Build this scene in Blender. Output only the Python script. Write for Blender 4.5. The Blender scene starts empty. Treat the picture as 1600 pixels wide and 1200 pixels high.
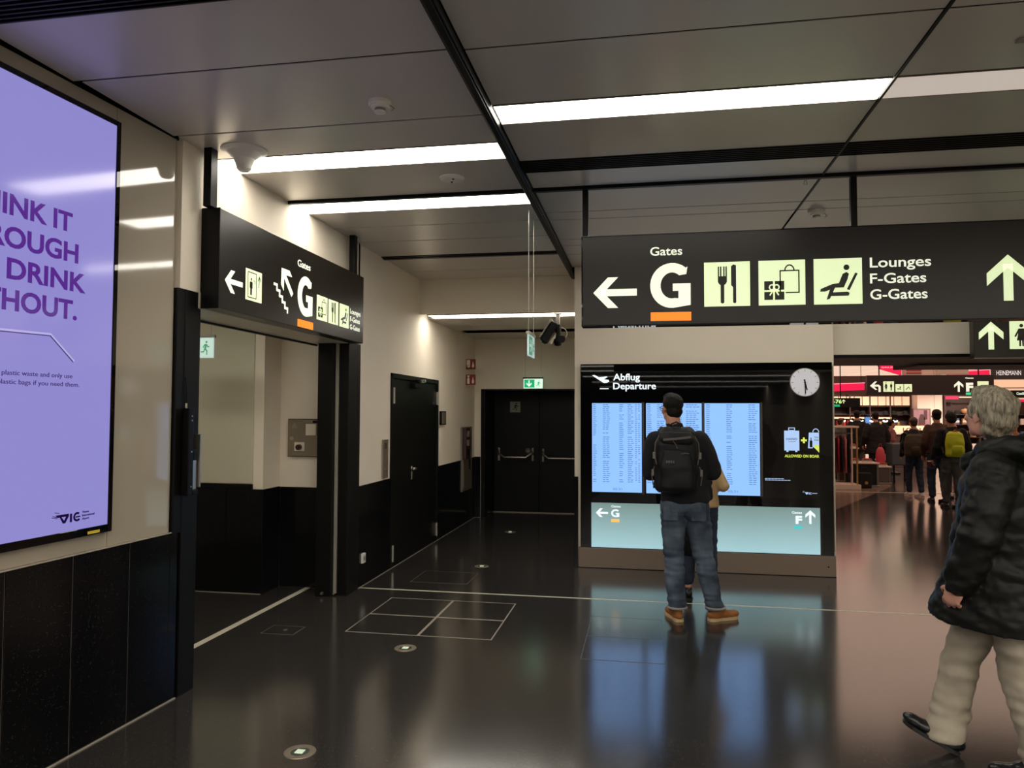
import bpy, bmesh, math, random
from math import pi, sin, cos, radians
from mathutils import Vector, Matrix, Euler, noise
S = bpy.context.scene
COL = S.collection

# ------------------------------------------------------------------ camera
cam_d = bpy.data.cameras.new('camera')
cam = bpy.data.objects.new('camera', cam_d); COL.objects.link(cam); S.camera = cam
cam_d.sensor_fit = 'HORIZONTAL'; cam_d.sensor_width = 36.0
cam_d.lens = 36.0 * 1154.0 / 1600.0
cam_d.clip_start = 0.05; cam_d.clip_end = 200
yaw, pit, rol = 0.177948, 0.0391032, 0.0032721
fw = Vector((-sin(yaw)*cos(pit), cos(yaw)*cos(pit), sin(pit)))
rt = Vector((cos(yaw), sin(yaw), 0)); up = rt.cross(fw)
r2 = cos(rol)*rt + sin(rol)*up; u2 = -sin(rol)*rt + cos(rol)*up
cam.matrix_world = Matrix(((r2.x, u2.x, -fw.x, 0), (r2.y, u2.y, -fw.y, 0), (r2.z, u2.z, -fw.z, 1.62), (0, 0, 0, 1)))

# ------------------------------------------------------------------ world, exposure
W = bpy.data.worlds.new('world'); S.world = W; W.use_nodes = True
W.node_tree.nodes['Background'].inputs[0].default_value = (0.9, 0.85, 0.8, 1)
W.node_tree.nodes['Background'].inputs[1].default_value = 0.05
S.view_settings.view_transform = 'Standard'; S.view_settings.look = 'None'
S.view_settings.exposure = 0.0; S.view_settings.gamma = 1.0
S.view_settings.use_curve_mapping = False
LAMP = 11.5
SHOPLAMP = 16.0     # strength of the shop's ceiling lights
CEIL = 3.19

# ------------------------------------------------------------------ materials
def lin(r, g, b):
    f = lambda c: (c/255.0/12.92) if c/255.0 <= 0.04045 else ((c/255.0+0.055)/1.055)**2.4
    return (f(r), f(g), f(b), 1)
MATS = {}
def mat(name, col, rough=0.5, metal=0.0, emis=None, es=0.0, spec=0.5, noise_amt=0.0, nscale=20.0, bump=0.0, bscale=200.0, coat=0.0, trans=0.0, sample=False):
    m = bpy.data.materials.new(name); m.use_nodes = True
    nt = m.node_tree; b = nt.nodes['Principled BSDF']
    b.inputs['Base Color'].default_value = col
    b.inputs['Roughness'].default_value = rough; b.inputs['Metallic'].default_value = metal
    b.inputs['Specular IOR Level'].default_value = spec
    b.inputs['Coat Weight'].default_value = coat; b.inputs['Coat Roughness'].default_value = 0.05
    b.inputs['Transmission Weight'].default_value = trans
    if emis:
        b.inputs['Emission Color'].default_value = emis; b.inputs['Emission Strength'].default_value = es
        if not sample: m.cycles.emission_sampling = 'NONE'
    tc = nt.nodes.new('ShaderNodeTexCoord')
    if noise_amt > 0:
        n = nt.nodes.new('ShaderNodeTexNoise'); n.inputs['Scale'].default_value = nscale; n.inputs['Detail'].default_value = 5
        nt.links.new(tc.outputs['Object'], n.inputs['Vector'])
        mx = nt.nodes.new('ShaderNodeMix'); mx.data_type = 'RGBA'
        lo = tuple(c*(1-noise_amt) for c in col[:3])+(1,); hi = tuple(min(1, c*(1+noise_amt)) for c in col[:3])+(1,)
        mx.inputs[6].default_value = lo; mx.inputs[7].default_value = hi
        nt.links.new(n.outputs['Fac'], mx.inputs[0]); nt.links.new(mx.outputs[2], b.inputs['Base Color'])
    if bump > 0:
        n = nt.nodes.new('ShaderNodeTexNoise'); n.inputs['Scale'].default_value = bscale; n.inputs['Detail'].default_value = 3
        nt.links.new(tc.outputs['Object'], n.inputs['Vector'])
        bp = nt.nodes.new('ShaderNodeBump'); bp.inputs['Strength'].default_value = bump; bp.inputs['Distance'].default_value = 0.002
        nt.links.new(n.outputs['Fac'], bp.inputs['Height']); nt.links.new(bp.outputs['Normal'], b.inputs['Normal'])
    MATS[name] = m
    return m
def speckled(name, base, speck, rough, dens, scale, rough_var=0.0, bump=0.0):
    m = mat(name, base, rough)
    nt = m.node_tree; b = nt.nodes['Principled BSDF']
    tc = nt.nodes.new('ShaderNodeTexCoord')
    v = nt.nodes.new('ShaderNodeTexVoronoi'); v.inputs['Scale'].default_value = scale
    nt.links.new(tc.outputs['Object'], v.inputs['Vector'])
    lt = nt.nodes.new('ShaderNodeMath'); lt.operation = 'LESS_THAN'; lt.inputs[1].default_value = dens
    nt.links.new(v.outputs['Distance'], lt.inputs[0])
    n = nt.nodes.new('ShaderNodeTexNoise'); n.inputs['Scale'].default_value = scale*0.31; n.inputs['Detail'].default_value = 2
    nt.links.new(tc.outputs['Object'], n.inputs['Vector'])
    gt = nt.nodes.new('ShaderNodeMath'); gt.operation = 'GREATER_THAN'; gt.inputs[1].default_value = 0.56
    nt.links.new(n.outputs['Fac'], gt.inputs[0])
    mu = nt.nodes.new('ShaderNodeMath'); mu.operation = 'MULTIPLY'
    nt.links.new(lt.outputs[0], mu.inputs[0]); nt.links.new(gt.outputs[0], mu.inputs[1])
    mx = nt.nodes.new('ShaderNodeMix'); mx.data_type = 'RGBA'; mx.inputs[6].default_value = base; mx.inputs[7].default_value = speck
    nt.links.new(mu.outputs[0], mx.inputs[0]); nt.links.new(mx.outputs[2], b.inputs['Base Color'])
    if rough_var > 0:
        n2 = nt.nodes.new('ShaderNodeTexNoise'); n2.inputs['Scale'].default_value = 1.3; n2.inputs['Detail'].default_value = 6
        nt.links.new(tc.outputs['Object'], n2.inputs['Vector'])
        mr = nt.nodes.new('ShaderNodeMapRange'); mr.inputs[3].default_value = rough-rough_var; mr.inputs[4].default_value = rough+rough_var
        nt.links.new(n2.outputs['Fac'], mr.inputs[0]); nt.links.new(mr.outputs[0], b.inputs['Roughness'])
    if bump > 0:
        n3 = nt.nodes.new('ShaderNodeTexNoise'); n3.inputs['Scale'].default_value = 160; n3.inputs['Detail'].default_value = 2
        nt.links.new(tc.outputs['Object'], n3.inputs['Vector'])
        bp = nt.nodes.new('ShaderNodeBump'); bp.inputs['Strength'].default_value = bump; bp.inputs['Distance'].default_value = 0.001
        nt.links.new(n3.outputs['Fac'], bp.inputs['Height']); nt.links.new(bp.outputs['Normal'], b.inputs['Normal'])
    return m
WARM = (1.0, 0.94, 0.83, 1)
M_floor = speckled('floor_stone', (0.029, 0.026, 0.024, 1), (0.15, 0.14, 0.13, 1), 0.145, 0.24, 220, 0.02, 0.12)
M_floor.node_tree.nodes['Principled BSDF'].inputs['IOR'].default_value = 2.1
M_gran = speckled('black_granite', (0.0035, 0.0035, 0.0042, 1), (0.05, 0.05, 0.055, 1), 0.12, 0.2, 150)
M_gran.node_tree.nodes['Principled BSDF'].inputs['Specular IOR Level'].default_value = 0.22
M_wall = mat('painted_wall', lin(230, 219, 201), 0.75, noise_amt=0.03, nscale=3, bump=0.05)
M_glasswall = mat('back_painted_glass', lin(166, 156, 140), 0.06, coat=0.6, noise_amt=0.02, nscale=2)
M_greenglass = mat('recess_back_painted_glass', lin(198, 194, 172), 0.08, coat=0.4)
M_ceil = mat('ceiling_panel_metal', lin(200, 193, 185), 0.32, metal=0.15, noise_amt=0.02, nscale=2)
M_ceil2 = mat('ceiling_paint', lin(196, 188, 172), 0.6)
M_black = mat('black_powdercoat', (0.003, 0.0027, 0.0025, 1), 0.42, spec=0.2)
M_blackgl = mat('black_gloss', (0.0025, 0.0025, 0.003, 1), 0.02, spec=0.4)
M_door = mat('black_door_paint', (0.0030, 0.0034, 0.0030, 1), 0.40, spec=0.18, noise_amt=0.1, nscale=4)
M_sign = mat('sign_face_dark', (0.0095, 0.0075, 0.006, 1), 0.3, spec=0.35, noise_amt=0.1, nscale=5)
M_lit = mat('sign_lit_cream', (0.6, 0.65, 0.45, 1), 0.5, emis=lin(218, 236, 182), es=0.84)
M_litw = mat('sign_lit_white', (0.6, 0.65, 0.5, 1), 0.5, emis=lin(234, 238, 216), es=0.86)
M_orange = mat('sign_lit_orange', (0.8, 0.2, 0.02, 1), 0.5, emis=lin(255, 122, 22), es=0.95)
M_turq = mat('sign_lit_turquoise', (0.05, 0.5, 0.5, 1), 0.5, emis=lin(60, 200, 200), es=0.8)
M_lamp = mat('light_diffuser', (0.9, 0.9, 0.9, 1), 0.5, emis=WARM, es=LAMP, sample=True)
M_unlit = mat('unlit_diffuser', lin(225, 212, 200), 0.4)
M_shoplamp = mat('shop_light_diffuser', (0.9, 0.9, 0.9, 1), 0.5, emis=(1, 0.82, 0.68, 1), es=SHOPLAMP, sample=True)
M_steel = mat('brushed_steel', lin(176, 170, 160), 0.28, metal=0.9, noise_amt=0.05, nscale=30)
M_alu = mat('satin_aluminium', lin(150, 138, 122), 0.42, metal=0.7)
M_white = mat('white_plastic', lin(225, 220, 210), 0.4)
M_grey = mat('grey_plastic', lin(140, 134, 124), 0.45)
M_line = mat('inlay_metal_line', lin(205, 198, 178), 0.4, emis=None)
M_thinline = mat('thin_steel_trim', lin(190, 180, 165), 0.35, metal=0.5)
M_green = mat('exit_green_lit', (0.0, 0.4, 0.2, 1), 0.5, emis=lin(20, 165, 105), es=0.9, sample=True)
M_greenw = mat('exit_white_lit', (0.8, 0.9, 0.8, 1), 0.5, emis=lin(215, 250, 228), es=0.9, sample=True)
M_greend = mat('exit_green_dim', lin(70, 150, 125), 0.4, emis=lin(70, 160, 130), es=0.35)
M_red = mat('fire_sign_red', lin(120, 28, 18), 0.5)
M_cream = mat('fire_sign_cream', lin(225, 212, 192), 0.5)
M_purple = mat('screen_lilac', (0.02, 0.02, 0.03, 1), 0.1, emis=lin(147, 140, 212), es=0.92, sample=True)
M_ptext = mat('screen_purple_text', (0.02, 0.0, 0.05, 1), 0.1, emis=lin(86, 42, 140), es=0.9)
M_ptext2 = mat('screen_dark_text', (0.02, 0.0, 0.05, 1), 0.1, emis=lin(62, 52, 108), es=0.9)
M_pnavy = mat('screen_navy_logo', (0.01, 0.0, 0.03, 1), 0.1, emis=lin(14, 8, 50), es=0.9)
M_plight = mat('screen_pale_line', (0.1, 0.1, 0.1, 1), 0.1, emis=lin(176, 170, 224), es=0.95)
M_yellow = mat('yellow_sticker', lin(215, 190, 60), 0.5)
M_blue = mat('screen_blue', (0.02, 0.03, 0.05, 1), 0.1, emis=lin(138, 184, 246), es=1.2, sample=True)
M_btext = mat('screen_blue_text', (0.02, 0.02, 0.05, 1), 0.1, emis=lin(98, 136, 196), es=1.0)
M_bdark = mat('ad_screen_black', (0.003, 0.003, 0.003, 1), 0.03, spec=0.3, emis=lin(30, 24, 20), es=0.35)
M_adblue = mat('ad_screen_pale_blue', (0.1, 0.1, 0.1, 1), 0.2, emis=lin(168, 200, 244), es=1.0)
M_adgreen = mat('ad_screen_lime', (0.1, 0.1, 0.0, 1), 0.2, emis=lin(212, 226, 90), es=1.0)
M_lbox = mat('lightbox_glass', (0.2, 0.3, 0.3, 1), 0.12, emis=lin(150, 185, 186), es=0.82, sample=True)
nt = M_lbox.node_tree; bb = nt.nodes['Principled BSDF']       # light box, its glow colour paler towards the lower edge
tcn = nt.nodes.new('ShaderNodeTexCoord'); sp = nt.nodes.new('ShaderNodeSeparateXYZ'); nt.links.new(tcn.outputs['Object'], sp.inputs[0])
mr = nt.nodes.new('ShaderNodeMapRange'); mr.inputs[1].default_value = 0.2; mr.inputs[2].default_value = 0.68; nt.links.new(sp.outputs['Z'], mr.inputs[0])
rp = nt.nodes.new('ShaderNodeValToRGB'); rp.color_ramp.elements[0].color = lin(168, 212, 222); rp.color_ramp.elements[1].color = lin(108, 132, 130)
nt.links.new(mr.outputs[0], rp.inputs[0]); nt.links.new(rp.outputs[0], bb.inputs['Emission Color'])
M_head = mat('header_lit_white', (0.5, 0.5, 0.5, 1), 0.4, emis=lin(225, 240, 248), es=1.0)
M_clock = mat('clock_face', lin(205, 205, 212), 0.35, emis=lin(205, 205, 212), es=0.35)
M_plinth = mat('plinth_aluminium', lin(128, 112, 98), 0.42, metal=0.3, noise_amt=0.04, nscale=4)
M_glass = mat('clear_glass', (0.9, 0.95, 0.93, 1), 0.03, trans=0.9)
M_floorglow = mat('floor_lamp_lens', lin(180, 190, 170), 0.25, emis=lin(215, 230, 205), es=0.5)

# ------------------------------------------------------------------ helpers
def newbm(): return bmesh.new()
def bx(bm, x0, x1, y0, y1, z0, z1, M=None):
    vs = [bm.verts.new((M @ Vector(c)) if M else c) for c in
          [(x0,y0,z0),(x1,y0,z0),(x1,y1,z0),(x0,y1,z0),(x0,y0,z1),(x1,y0,z1),(x1,y1,z1),(x0,y1,z1)]]
    for f in ((0,3,2,1),(4,5,6,7),(0,1,5,4),(1,2,6,5),(2,3,7,6),(3,0,4,7)): bm.faces.new([vs[i] for i in f])
def bbx(bm, x0, x1, y0, y1, z0, z1, b=0.004, seg=2):
    t = bmesh.new(); bx(t, x0, x1, y0, y1, z0, z1)
    b = min(b, 0.45*min(x1-x0, y1-y0, z1-z0))
    bmesh.ops.bevel(t, geom=list(t.edges), offset=b, segments=seg, affect='EDGES', profile=0.5)
    me = bpy.data.meshes.new('tmp'); t.to_mesh(me); t.free(); bm.from_mesh(me); bpy.data.meshes.remove(me)
def ring(bm, c, r, a, b_, n, ry=None):
    ry = r if ry is None else ry
    return [bm.verts.new(Vector(c) + a*(r*cos(2*pi*i/n)) + b_*(ry*sin(2*pi*i/n))) for i in range(n)]
def skin_rings(bm, rings, cap=True, closed=False):
    for A, B in zip(rings[:-1], rings[1:]):
        n = len(A)
        for i in range(n): bm.faces.new((A[i], A[(i+1) % n], B[(i+1) % n], B[i]))
    if closed:
        A, B = rings[-1], rings[0]; n = len(A)
        for i in range(n): bm.faces.new((A[i], A[(i+1) % n], B[(i+1) % n], B[i]))
    elif cap:
        bm.faces.new(list(reversed(rings[0]))); bm.faces.new(rings[-1])
def frame(d):
    d = Vector(d).normalized()
    a = d.cross(Vector((0,0,1)))
    if a.length < 1e-3: a = Vector((1,0,0))
    a.normalize(); return d, a, a.cross(d)
def cyl(bm, p0, p1, r0, r1=None, n=16):
    r1 = r0 if r1 is None else r1
    d, a, b = frame(Vector(p1)-Vector(p0))
    skin_rings(bm, [ring(bm, p0, r0, b, a, n), ring(bm, p1, r1, b, a, n)])
def tube(bm, pts, r, n=8, r2=None):
    pts = [Vector(p) for p in pts]; rs = []
    pa = None
    for i, p in enumerate(pts):
        t = (pts[min(i+1, len(pts)-1)]-pts[max(i-1, 0)]).normalized()
        if pa is None: _, a, b = frame(t)
        else:
            a = (pa - t*pa.dot(t)).normalized(); b = a.cross(t)
        pa = a
        rs.append(ring(bm, p, r, b, a, n, r2))
    skin_rings(bm, rs)
def lathe(bm, prof, n=24, M=None):
    M = M or Matrix()
    rs = []
    for r, z in prof:
        rs.append([bm.verts.new(M @ Vector((max(r, 1e-4)*cos(2*pi*i/n), max(r, 1e-4)*sin(2*pi*i/n), z))) for i in range(n)])
    skin_rings(bm, rs)
def obj(name, bm, m, parent=None, smooth=False, kind=None):
    me = bpy.data.meshes.new(name)
    bmesh.ops.recalc_face_normals(bm, faces=bm.faces)
    bm.to_mesh(me); bm.free()
    o = bpy.data.objects.new(name, me); COL.objects.link(o)
    if isinstance(m, (list, tuple)):
        for q in m: me.materials.append(q)
    else: me.materials.append(m)
    if smooth:
        for p in me.polygons: p.use_smooth = True
    if parent: o.parent = parent
    if kind: o['kind'] = kind
    return o
def tag(o, label=None, cat=None, group=None, kind=None):
    if label: o['label'] = label
    if cat: o['category'] = cat
    if group: o['group'] = group
    if kind: o['kind'] = kind
    return o
def thing(name, label, cat, loc=(0,0,0), rotz=0.0, group=None):
    o = bpy.data.objects.new(name, None); COL.objects.link(o); o.location = loc; o.rotation_euler = (0, 0, rotz)
    o.empty_display_size = 0.1
    return tag(o, label, cat, group)
def boxobj(name, x0, x1, y0, y1, z0, z1, m, parent=None, b=0.0, kind=None):
    bm = newbm()
    if b > 0: bbx(bm, x0, x1, y0, y1, z0, z1, b)
    else: bx(bm, x0, x1, y0, y1, z0, z1)
    return obj(name, bm, m, parent, kind=kind)
_cm = {}
def boxpiece(name, x0, x1, y0, y1, z0, z1, m, parent, b=0.0015):
    """a separate piece; pieces of one size share their mesh"""
    key = (name, round(x1-x0, 4), round(y1-y0, 4), round(z1-z0, 4), m.name)
    c = Vector(((x0+x1)/2, (y0+y1)/2, (z0+z1)/2))
    if key not in _cm:
        bm = newbm(); bbx(bm, x0-c.x, x1-c.x, y0-c.y, y1-c.y, z0-c.z, z1-c.z, b, 1)
        o = obj(name, bm, m, parent); _cm[key] = o.data
    else:
        o = bpy.data.objects.new(name, _cm[key]); COL.objects.link(o); o.parent = parent
    o.location = c
    return o
def copytree(o, parent=None):
    c = o.copy(); COL.objects.link(c)
    if parent: c.parent = parent
    for ch in list(o.children): copytree(ch, c)
    return c

class Plane:
    """flat print on a surface: u to the right, v up, seen from +n"""
    def __init__(s, o, u, v, parent=None):
        s.o = Vector(o); s.u = Vector(u).normalized(); s.v = Vector(v).normalized(); s.n = s.u.cross(s.v); s.parent = parent
    def P(s, u, v, w=0.0): return s.o + s.u*u + s.v*v + s.n*w
    def prism(s, bm, pts, w0, w1):
        A = [bm.verts.new(s.P(u, v, w0)) for u, v in pts]; B = [bm.verts.new(s.P(u, v, w1)) for u, v in pts]
        n = len(pts)
        bm.faces.new(A); bm.faces.new(list(reversed(B)))
        for i in range(n): bm.faces.new((A[i], A[(i+1) % n], B[(i+1) % n], B[i]))
    def polys(s, name, polys, m, lay=1, th=0.0015, parent=None, kind=None):
        bm = newbm()
        for pts in polys: s.prism(bm, pts, 0.001*(lay-1)+0.0003, 0.001*(lay-1)+th)
        return obj(name, bm, m, parent or s.parent, kind=kind)
    def text(s, name, body, u, v, cap, width, m, lay=1, bold=0.0, parent=None, spacing=1.0):
        """u,v = left end of the base line; cap = capital height"""
        cu = bpy.data.curves.new(name, 'FONT'); cu.body = body; cu.size = 1.0; cu.offset = bold; cu.space_character = spacing
        cu.resolution_u = 4
        o = bpy.data.objects.new('tmp', cu); COL.objects.link(o)
        dg = bpy.context.evaluated_depsgraph_get(); me = bpy.data.meshes.new_from_object(o.evaluated_get(dg))
        bpy.data.objects.remove(o); bpy.data.curves.remove(cu)
        xs = [q.co.x for q in me.vertices]; x0, x1 = min(xs), max(xs)
        sx = width/(x1-x0); sy = cap/(0.70+2*bold)
        bm = newbm(); bm.from_mesh(me); bpy.data.meshes.remove(me)
        bmesh.ops.remove_doubles(bm, verts=bm.verts, dist=1e-5)
        w = 0.001*(lay-1)+0.0015
        for q in bm.verts: q.co = s.P(u+(q.co.x-x0)*sx, v+(q.co.y+bold)*sy, w)
        r = bmesh.ops.extrude_face_region(bm, geom=list(bm.faces))
        for q in r['geom']:
            if isinstance(q, bmesh.types.BMVert): q.co = q.co - s.n*0.0012
        for q in bm.faces: q.smooth = False
        return obj(name, bm, m, parent or s.parent)
def rect(u0, v0, u1, v1): return [(u0, v0), (u1, v0), (u1, v1), (u0, v1)]
def disc(cu, cv, r, n=20, ry=None): return [(cu+r*cos(2*pi*i/n), cv+(ry or r)*sin(2*pi*i/n)) for i in range(n)]
def stroke(a, b, w):
    d = Vector((b[0]-a[0], b[1]-a[1])); d.normalize(); n = Vector((-d.y, d.x))*w/2
    return [(a[0]+n.x, a[1]+n.y), (a[0]-n.x, a[1]-n.y), (b[0]-n.x, b[1]-n.y), (b[0]+n.x, b[1]+n.y)]
def arrow(cx, cy, L, Hh, ang, t=None):
    """arrow centred on cx,cy pointing at angle; L length, Hh head height"""
    t = t or Hh*0.225
    h = Hh/2
    shaft = [(-L/2+t*1.1, -t/2), (L/2, -t/2), (L/2, t/2), (-L/2+t*1.1, t/2)]
    w = t*1.45
    head = [(-L/2, 0), (-L/2+h*0.95, -h), (-L/2+h*0.95+w, -h), (-L/2+w, 0), (-L/2+h*0.95+w, h), (-L/2+h*0.95, h)]
    c, s_ = cos(ang), sin(ang)
    R_ = lambda p: (cx+(-p[0])*c - p[1]*s_, cy+(-p[0])*s_ + p[1]*c)
    return [[R_(p) for p in head], [R_(p) for p in shaft]]

# pictograms: dark shapes inside a unit square (0..1), placed by scale
def pic(P, name, shapes, u, v, w, h, parent, mbg, mfg, bgname='pictogram_panel'):
    bg = P.polys(bgname, [rect(u, v, u+w, v+h)], mbg, 1, parent=parent)
    if shapes:
        P.polys(name, [[(u+a*w, v+b*h) for a, b in s] for s in shapes], mfg, 2, parent=bg)
    if shapes is GIFT:
        bow = arc_shapes(.285, .40, .055, .028, 0, 2*pi, 12) + arc_shapes(.385, .40, .055, .028, 0, 2*pi, 12) + [stroke((.33, .37), (.24, .22), .03), stroke((.34, .37), (.43, .22), .03)]
        P.polys('bow', [[(u+a*w, v+b*h) for a, b in s] for s in bow], mbg, 3, parent=bg)
    return bg
def rrect(u0, v0, u1, v1): return rect(u0, v0, u1, v1)
FORK = [[(0.30,.55),(.33,.5),(.36,.48),(.36,.08),(.40,.06),(.44,.08),(.44,.48),(.47,.5),(.50,.55),(.50,.9),(.47,.9),(.47,.68),(.45,.68),(.45,.9),(.42,.9),(.42,.68),(.38,.68),(.38,.9),(.35,.9),(.35,.68),(.33,.68),(.33,.9),(.30,.9)],
        [(.59,.9),(.59,.47),(.63,.43),(.63,.08),(.67,.06),(.70,.08),(.70,.92),(.64,.94)]]
def frame_shapes(u0, v0, u1, v1, t): return [rect(u0, v0, u1, v0+t), rect(u0, v1-t, u1, v1), rect(u0, v0+t, u0+t, v1-t), rect(u1-t, v0+t, u1, v1-t)]
def arc_shapes(cx, cy, r, t, a0, a1, n=10, ry=None):
    ry = ry or r; o = []
    for i in range(n):
        A = a0+(a1-a0)*i/n; B = a0+(a1-a0)*(i+1)/n
        o.append([(cx+(r-t/2)*cos(A), cy+(ry-t/2)*sin(A)), (cx+(r+t/2)*cos(A), cy+(ry+t/2)*sin(A)), (cx+(r+t/2)*cos(B), cy+(ry+t/2)*sin(B)), (cx+(r-t/2)*cos(B), cy+(ry-t/2)*sin(B))])
    return o
GIFT = ([rect(.12,.12,.31,.30), rect(.35,.12,.55,.30), rect(.12,.34,.31,.54), rect(.35,.34,.55,.54)] +
        frame_shapes(.45,.26,.88,.78,.03)[1:] + [rect(.58,.26,.88,.29)] + arc_shapes(.665,.76,.10,.03,0,pi,8,.13))
SEAT = [disc(.68,.80,.062,14), [(.60,.66),(.68,.70),(.73,.66),(.70,.54),(.62,.36),(.44,.36),(.33,.12),(.26,.10),(.33,.32),(.24,.28),(.13,.28),(.14,.34),(.38,.44),(.52,.46)],
        [(.86,.68),(.91,.66),(.74,.30),(.68,.32)], [(.36,.18),(.72,.18),(.74,.24),(.70,.27),(.38,.26)]]
MAN = [disc(.5,.88,.085,12), [(.36,.76),(.64,.76),(.70,.70),(.70,.42),(.64,.42),(.63,.60),(.61,.05),(.52,.05),(.5,.38),(.48,.05),(.39,.05),(.37,.60),(.36,.42),(.30,.42),(.30,.70)]]
WOMAN = [disc(.5,.90,.08,12), [(.38,.78),(.62,.78),(.80,.46),(.74,.42),(.63,.60),(.70,.28),(.60,.28),(.60,.04),(.53,.04),(.52,.28),(.48,.28),(.47,.04),(.40,.04),(.40,.28),(.30,.28),(.37,.60),(.26,.42),(.20,.46)]]
LIFT = frame_shapes(.12,.08,.66,.92,.03) + [[(.12+a*.42, .14+b*.62) for a, b in s] for s in MAN] + [[(.82,.80),(.80,.48),(.83,.48),(.85,.80),(.92,.68),(.94,.70),(.835,.88),(.73,.70),(.75,.68)]] + arc_shapes(.5,.6,.07,.02,-.6,2,5)
RUN = [disc(.58,.86,.075,12), [(.34,.62),(.44,.74),(.62,.74),(.72,.60),(.82,.62),(.82,.56),(.68,.53),(.60,.62),(.56,.46),(.66,.34),(.64,.08),(.57,.08),(.58,.30),(.48,.40),(.40,.24),(.16,.24),(.16,.31),(.36,.31),(.42,.50),(.46,.65),(.40,.60),(.36,.50),(.30,.52)]]
FLAME = [[(.3,.1),(.2,.3),(.28,.5),(.34,.42),(.36,.7),(.5,.92),(.5,.65),(.6,.75),(.62,.5),(.72,.6),(.8,.3),(.7,.1)]]

# ================================================================== STRUCTURE
def struct(name, bm, m, parent=None): return obj(name, bm, m, parent, kind=None if parent else 'structure')
# ---- floor
bm = newbm(); bx(bm, -5.4, 16, -38, 36, -0.1, 0.0); floor = struct('floor', bm, M_floor)
# pale inlay lines
boxpiece('inlay_strip', -2.60, 6.95, 6.525, 6.553, -0.01, 0.0012, M_line, floor, 0.0004)
boxpiece('inlay_strip', -3.10, -3.045, 4.02, 6.46, -0.01, 0.0012, M_line, floor, 0.0004)
# paler stone of the shop floor, edge runs diagonally then curves
bm = newbm()
pts = [(1.95, 10.95), (3.143, 13.295), (4.84, 16.66), (5.35, 17.7), (5.75, 18.9), (5.6, 20.2), (5.2, 22), (1.95, 22)]
Plane((0, 0, 0), (1, 0, 0), (0, 1, 0)).prism(bm, pts, -0.01, 0.0015)
shopfl = speckled('shop_floor_stone', lin(120, 100, 88), lin(190, 170, 150), 0.2, 0.2, 120)
obj('shop_floor_inlay', bm, shopfl, floor)
boxpiece('inlay_strip', 3.4, 7.2, 16.45, 16.5, 0.001, 0.003, M_line, floor, 0.0004)

# ---- left wall: angled glass-clad part near the camera, then the corridor wall
bm = newbm()
XW = -2.614
def wallseg(bm, y0, y1, z0, z1, x0=-2.80, x1=XW-0.002): bx(bm, x0, x1, y0, y1, z0, z1)
wallseg(bm, 3.80, 6.50, 2.33, 3.4, -2.92)          # over the side passage (lintel)
wallseg(bm, 6.46, 7.38, 0, 3.4); wallseg(bm, 7.38, 9.15, 2.03, 3.4); wallseg(bm, 9.15, 11.25, 0, 3.4)
# angled part
ang = -0.05680
d = Vector((0.05680468, 0.99838531, 0)); nrm = Vector((d.y, -d.x, 0)); o0 = Vector((-2.643, 3.78, 0))
def NW(s, z, w): return o0 + d*s + nrm*w + Vector((0, 0, z))
def nbox(bm, s0, s1, z0, z1, w0, w1, b=0.0):
    t = newbm()
    if b > 0: bbx(t, w0, w1, s0, s1, z0, z1, b, 1)
    else: bx(t, w0, w1, s0, s1, z0, z1)
    for v in t.verts: v.co = NW(v.co.y, v.co.z, v.co.x)
    me = bpy.data.meshes.new('tmp'); t.to_mesh(me); t.free(); bm.from_mesh(me); bpy.data.meshes.remove(me)
nbox(bm, -41.9, 0.06, 0, 3.4, -0.25, -0.022)
wall_left = struct('wall_left', bm, M_wall)
def npiece(name, s0, s1, z0, z1, w0, w1, m, b=0.001):
    bm = newbm(); nbox(bm, s0, s1, z0, z1, w0, w1, b); return obj(name, bm, m, wall_left)
# back-painted glass cladding panels (joints 4 mm) and granite slabs below
for s0, s1 in ((-0.452, -0.002), (-1.60, -0.456), (-2.75, -1.604), (-3.9, -2.754), (-6.2, -3.904), (-9, -6.204), (-12, -9.004), (-17.8, -12.004), (-41.8, -17.804)):
    npiece('wall_panel', s0, s1, 0.942, 3.185, -0.02, 0.0, M_glasswall)
js = [0.0, -0.304, -0.670, -1.030, -1.39, -1.75, -2.11, -2.47, -2.83, -3.19, -3.55, -3.91]
for a, b_ in zip(js[1:], js[:-1]): npiece('granite_slab', a+0.003, b_-0.003 if b_ else 0.0, 0.004, 0.935, -0.02, 0.012, M_gran)
npiece('granite_slab', -41.8, -3.914, 0.004, 0.935, -0.02, 0.012, M_gran)
npiece('granite_slab', 0.003, 0.062, 0.004, 0.935, -0.02, 0.012, M_gran)
npiece('steel_trim', -0.452, 0.062, 0.935, 0.941, -0.018, 0.014, M_thinline, 0.0005)
npiece('steel_trim', -41.8, -0.455, 0.935, 0.941, -0.018, 0.014, M_thinline, 0.0005)
npiece('steel_trim', -0.0015, 0.0015, 0.945, 3.185, -0.018, 0.001, M_thinline, 0.0003)
npiece('floor_trim', -41.8, 0.062, 0.0, 0.006, 0.012, 0.02, M_thinline, 0.0005)
for a in js[1:6]: w_ = 0.0016 if a > -0.7 else 0.001; npiece('steel_trim', a-w_, a+w_, 0.004, 0.935, -0.018, 0.009, M_alu, 0.0003)
npiece('shadow_gap', -41.8, 0.06, 3.185, 3.24, -0.02, 0.0, M_black, 0.0005)
# corridor granite
for y0, y1 in ((6.50, 6.76), (6.764, 7.376), (9.154, 9.75), (9.754, 10.35), (10.354, 10.96), (10.964, 11.246)):
    boxpiece('granite_slab', -2.64, XW+0.012, y0, y1, 0.004, 0.937, M_gran, wall_left, 0.001)
boxpiece('floor_trim', -2.602, -2.596, 6.5, 11.25, 0.0, 0.005, M_thinline, wall_left, 0.0005)

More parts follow.
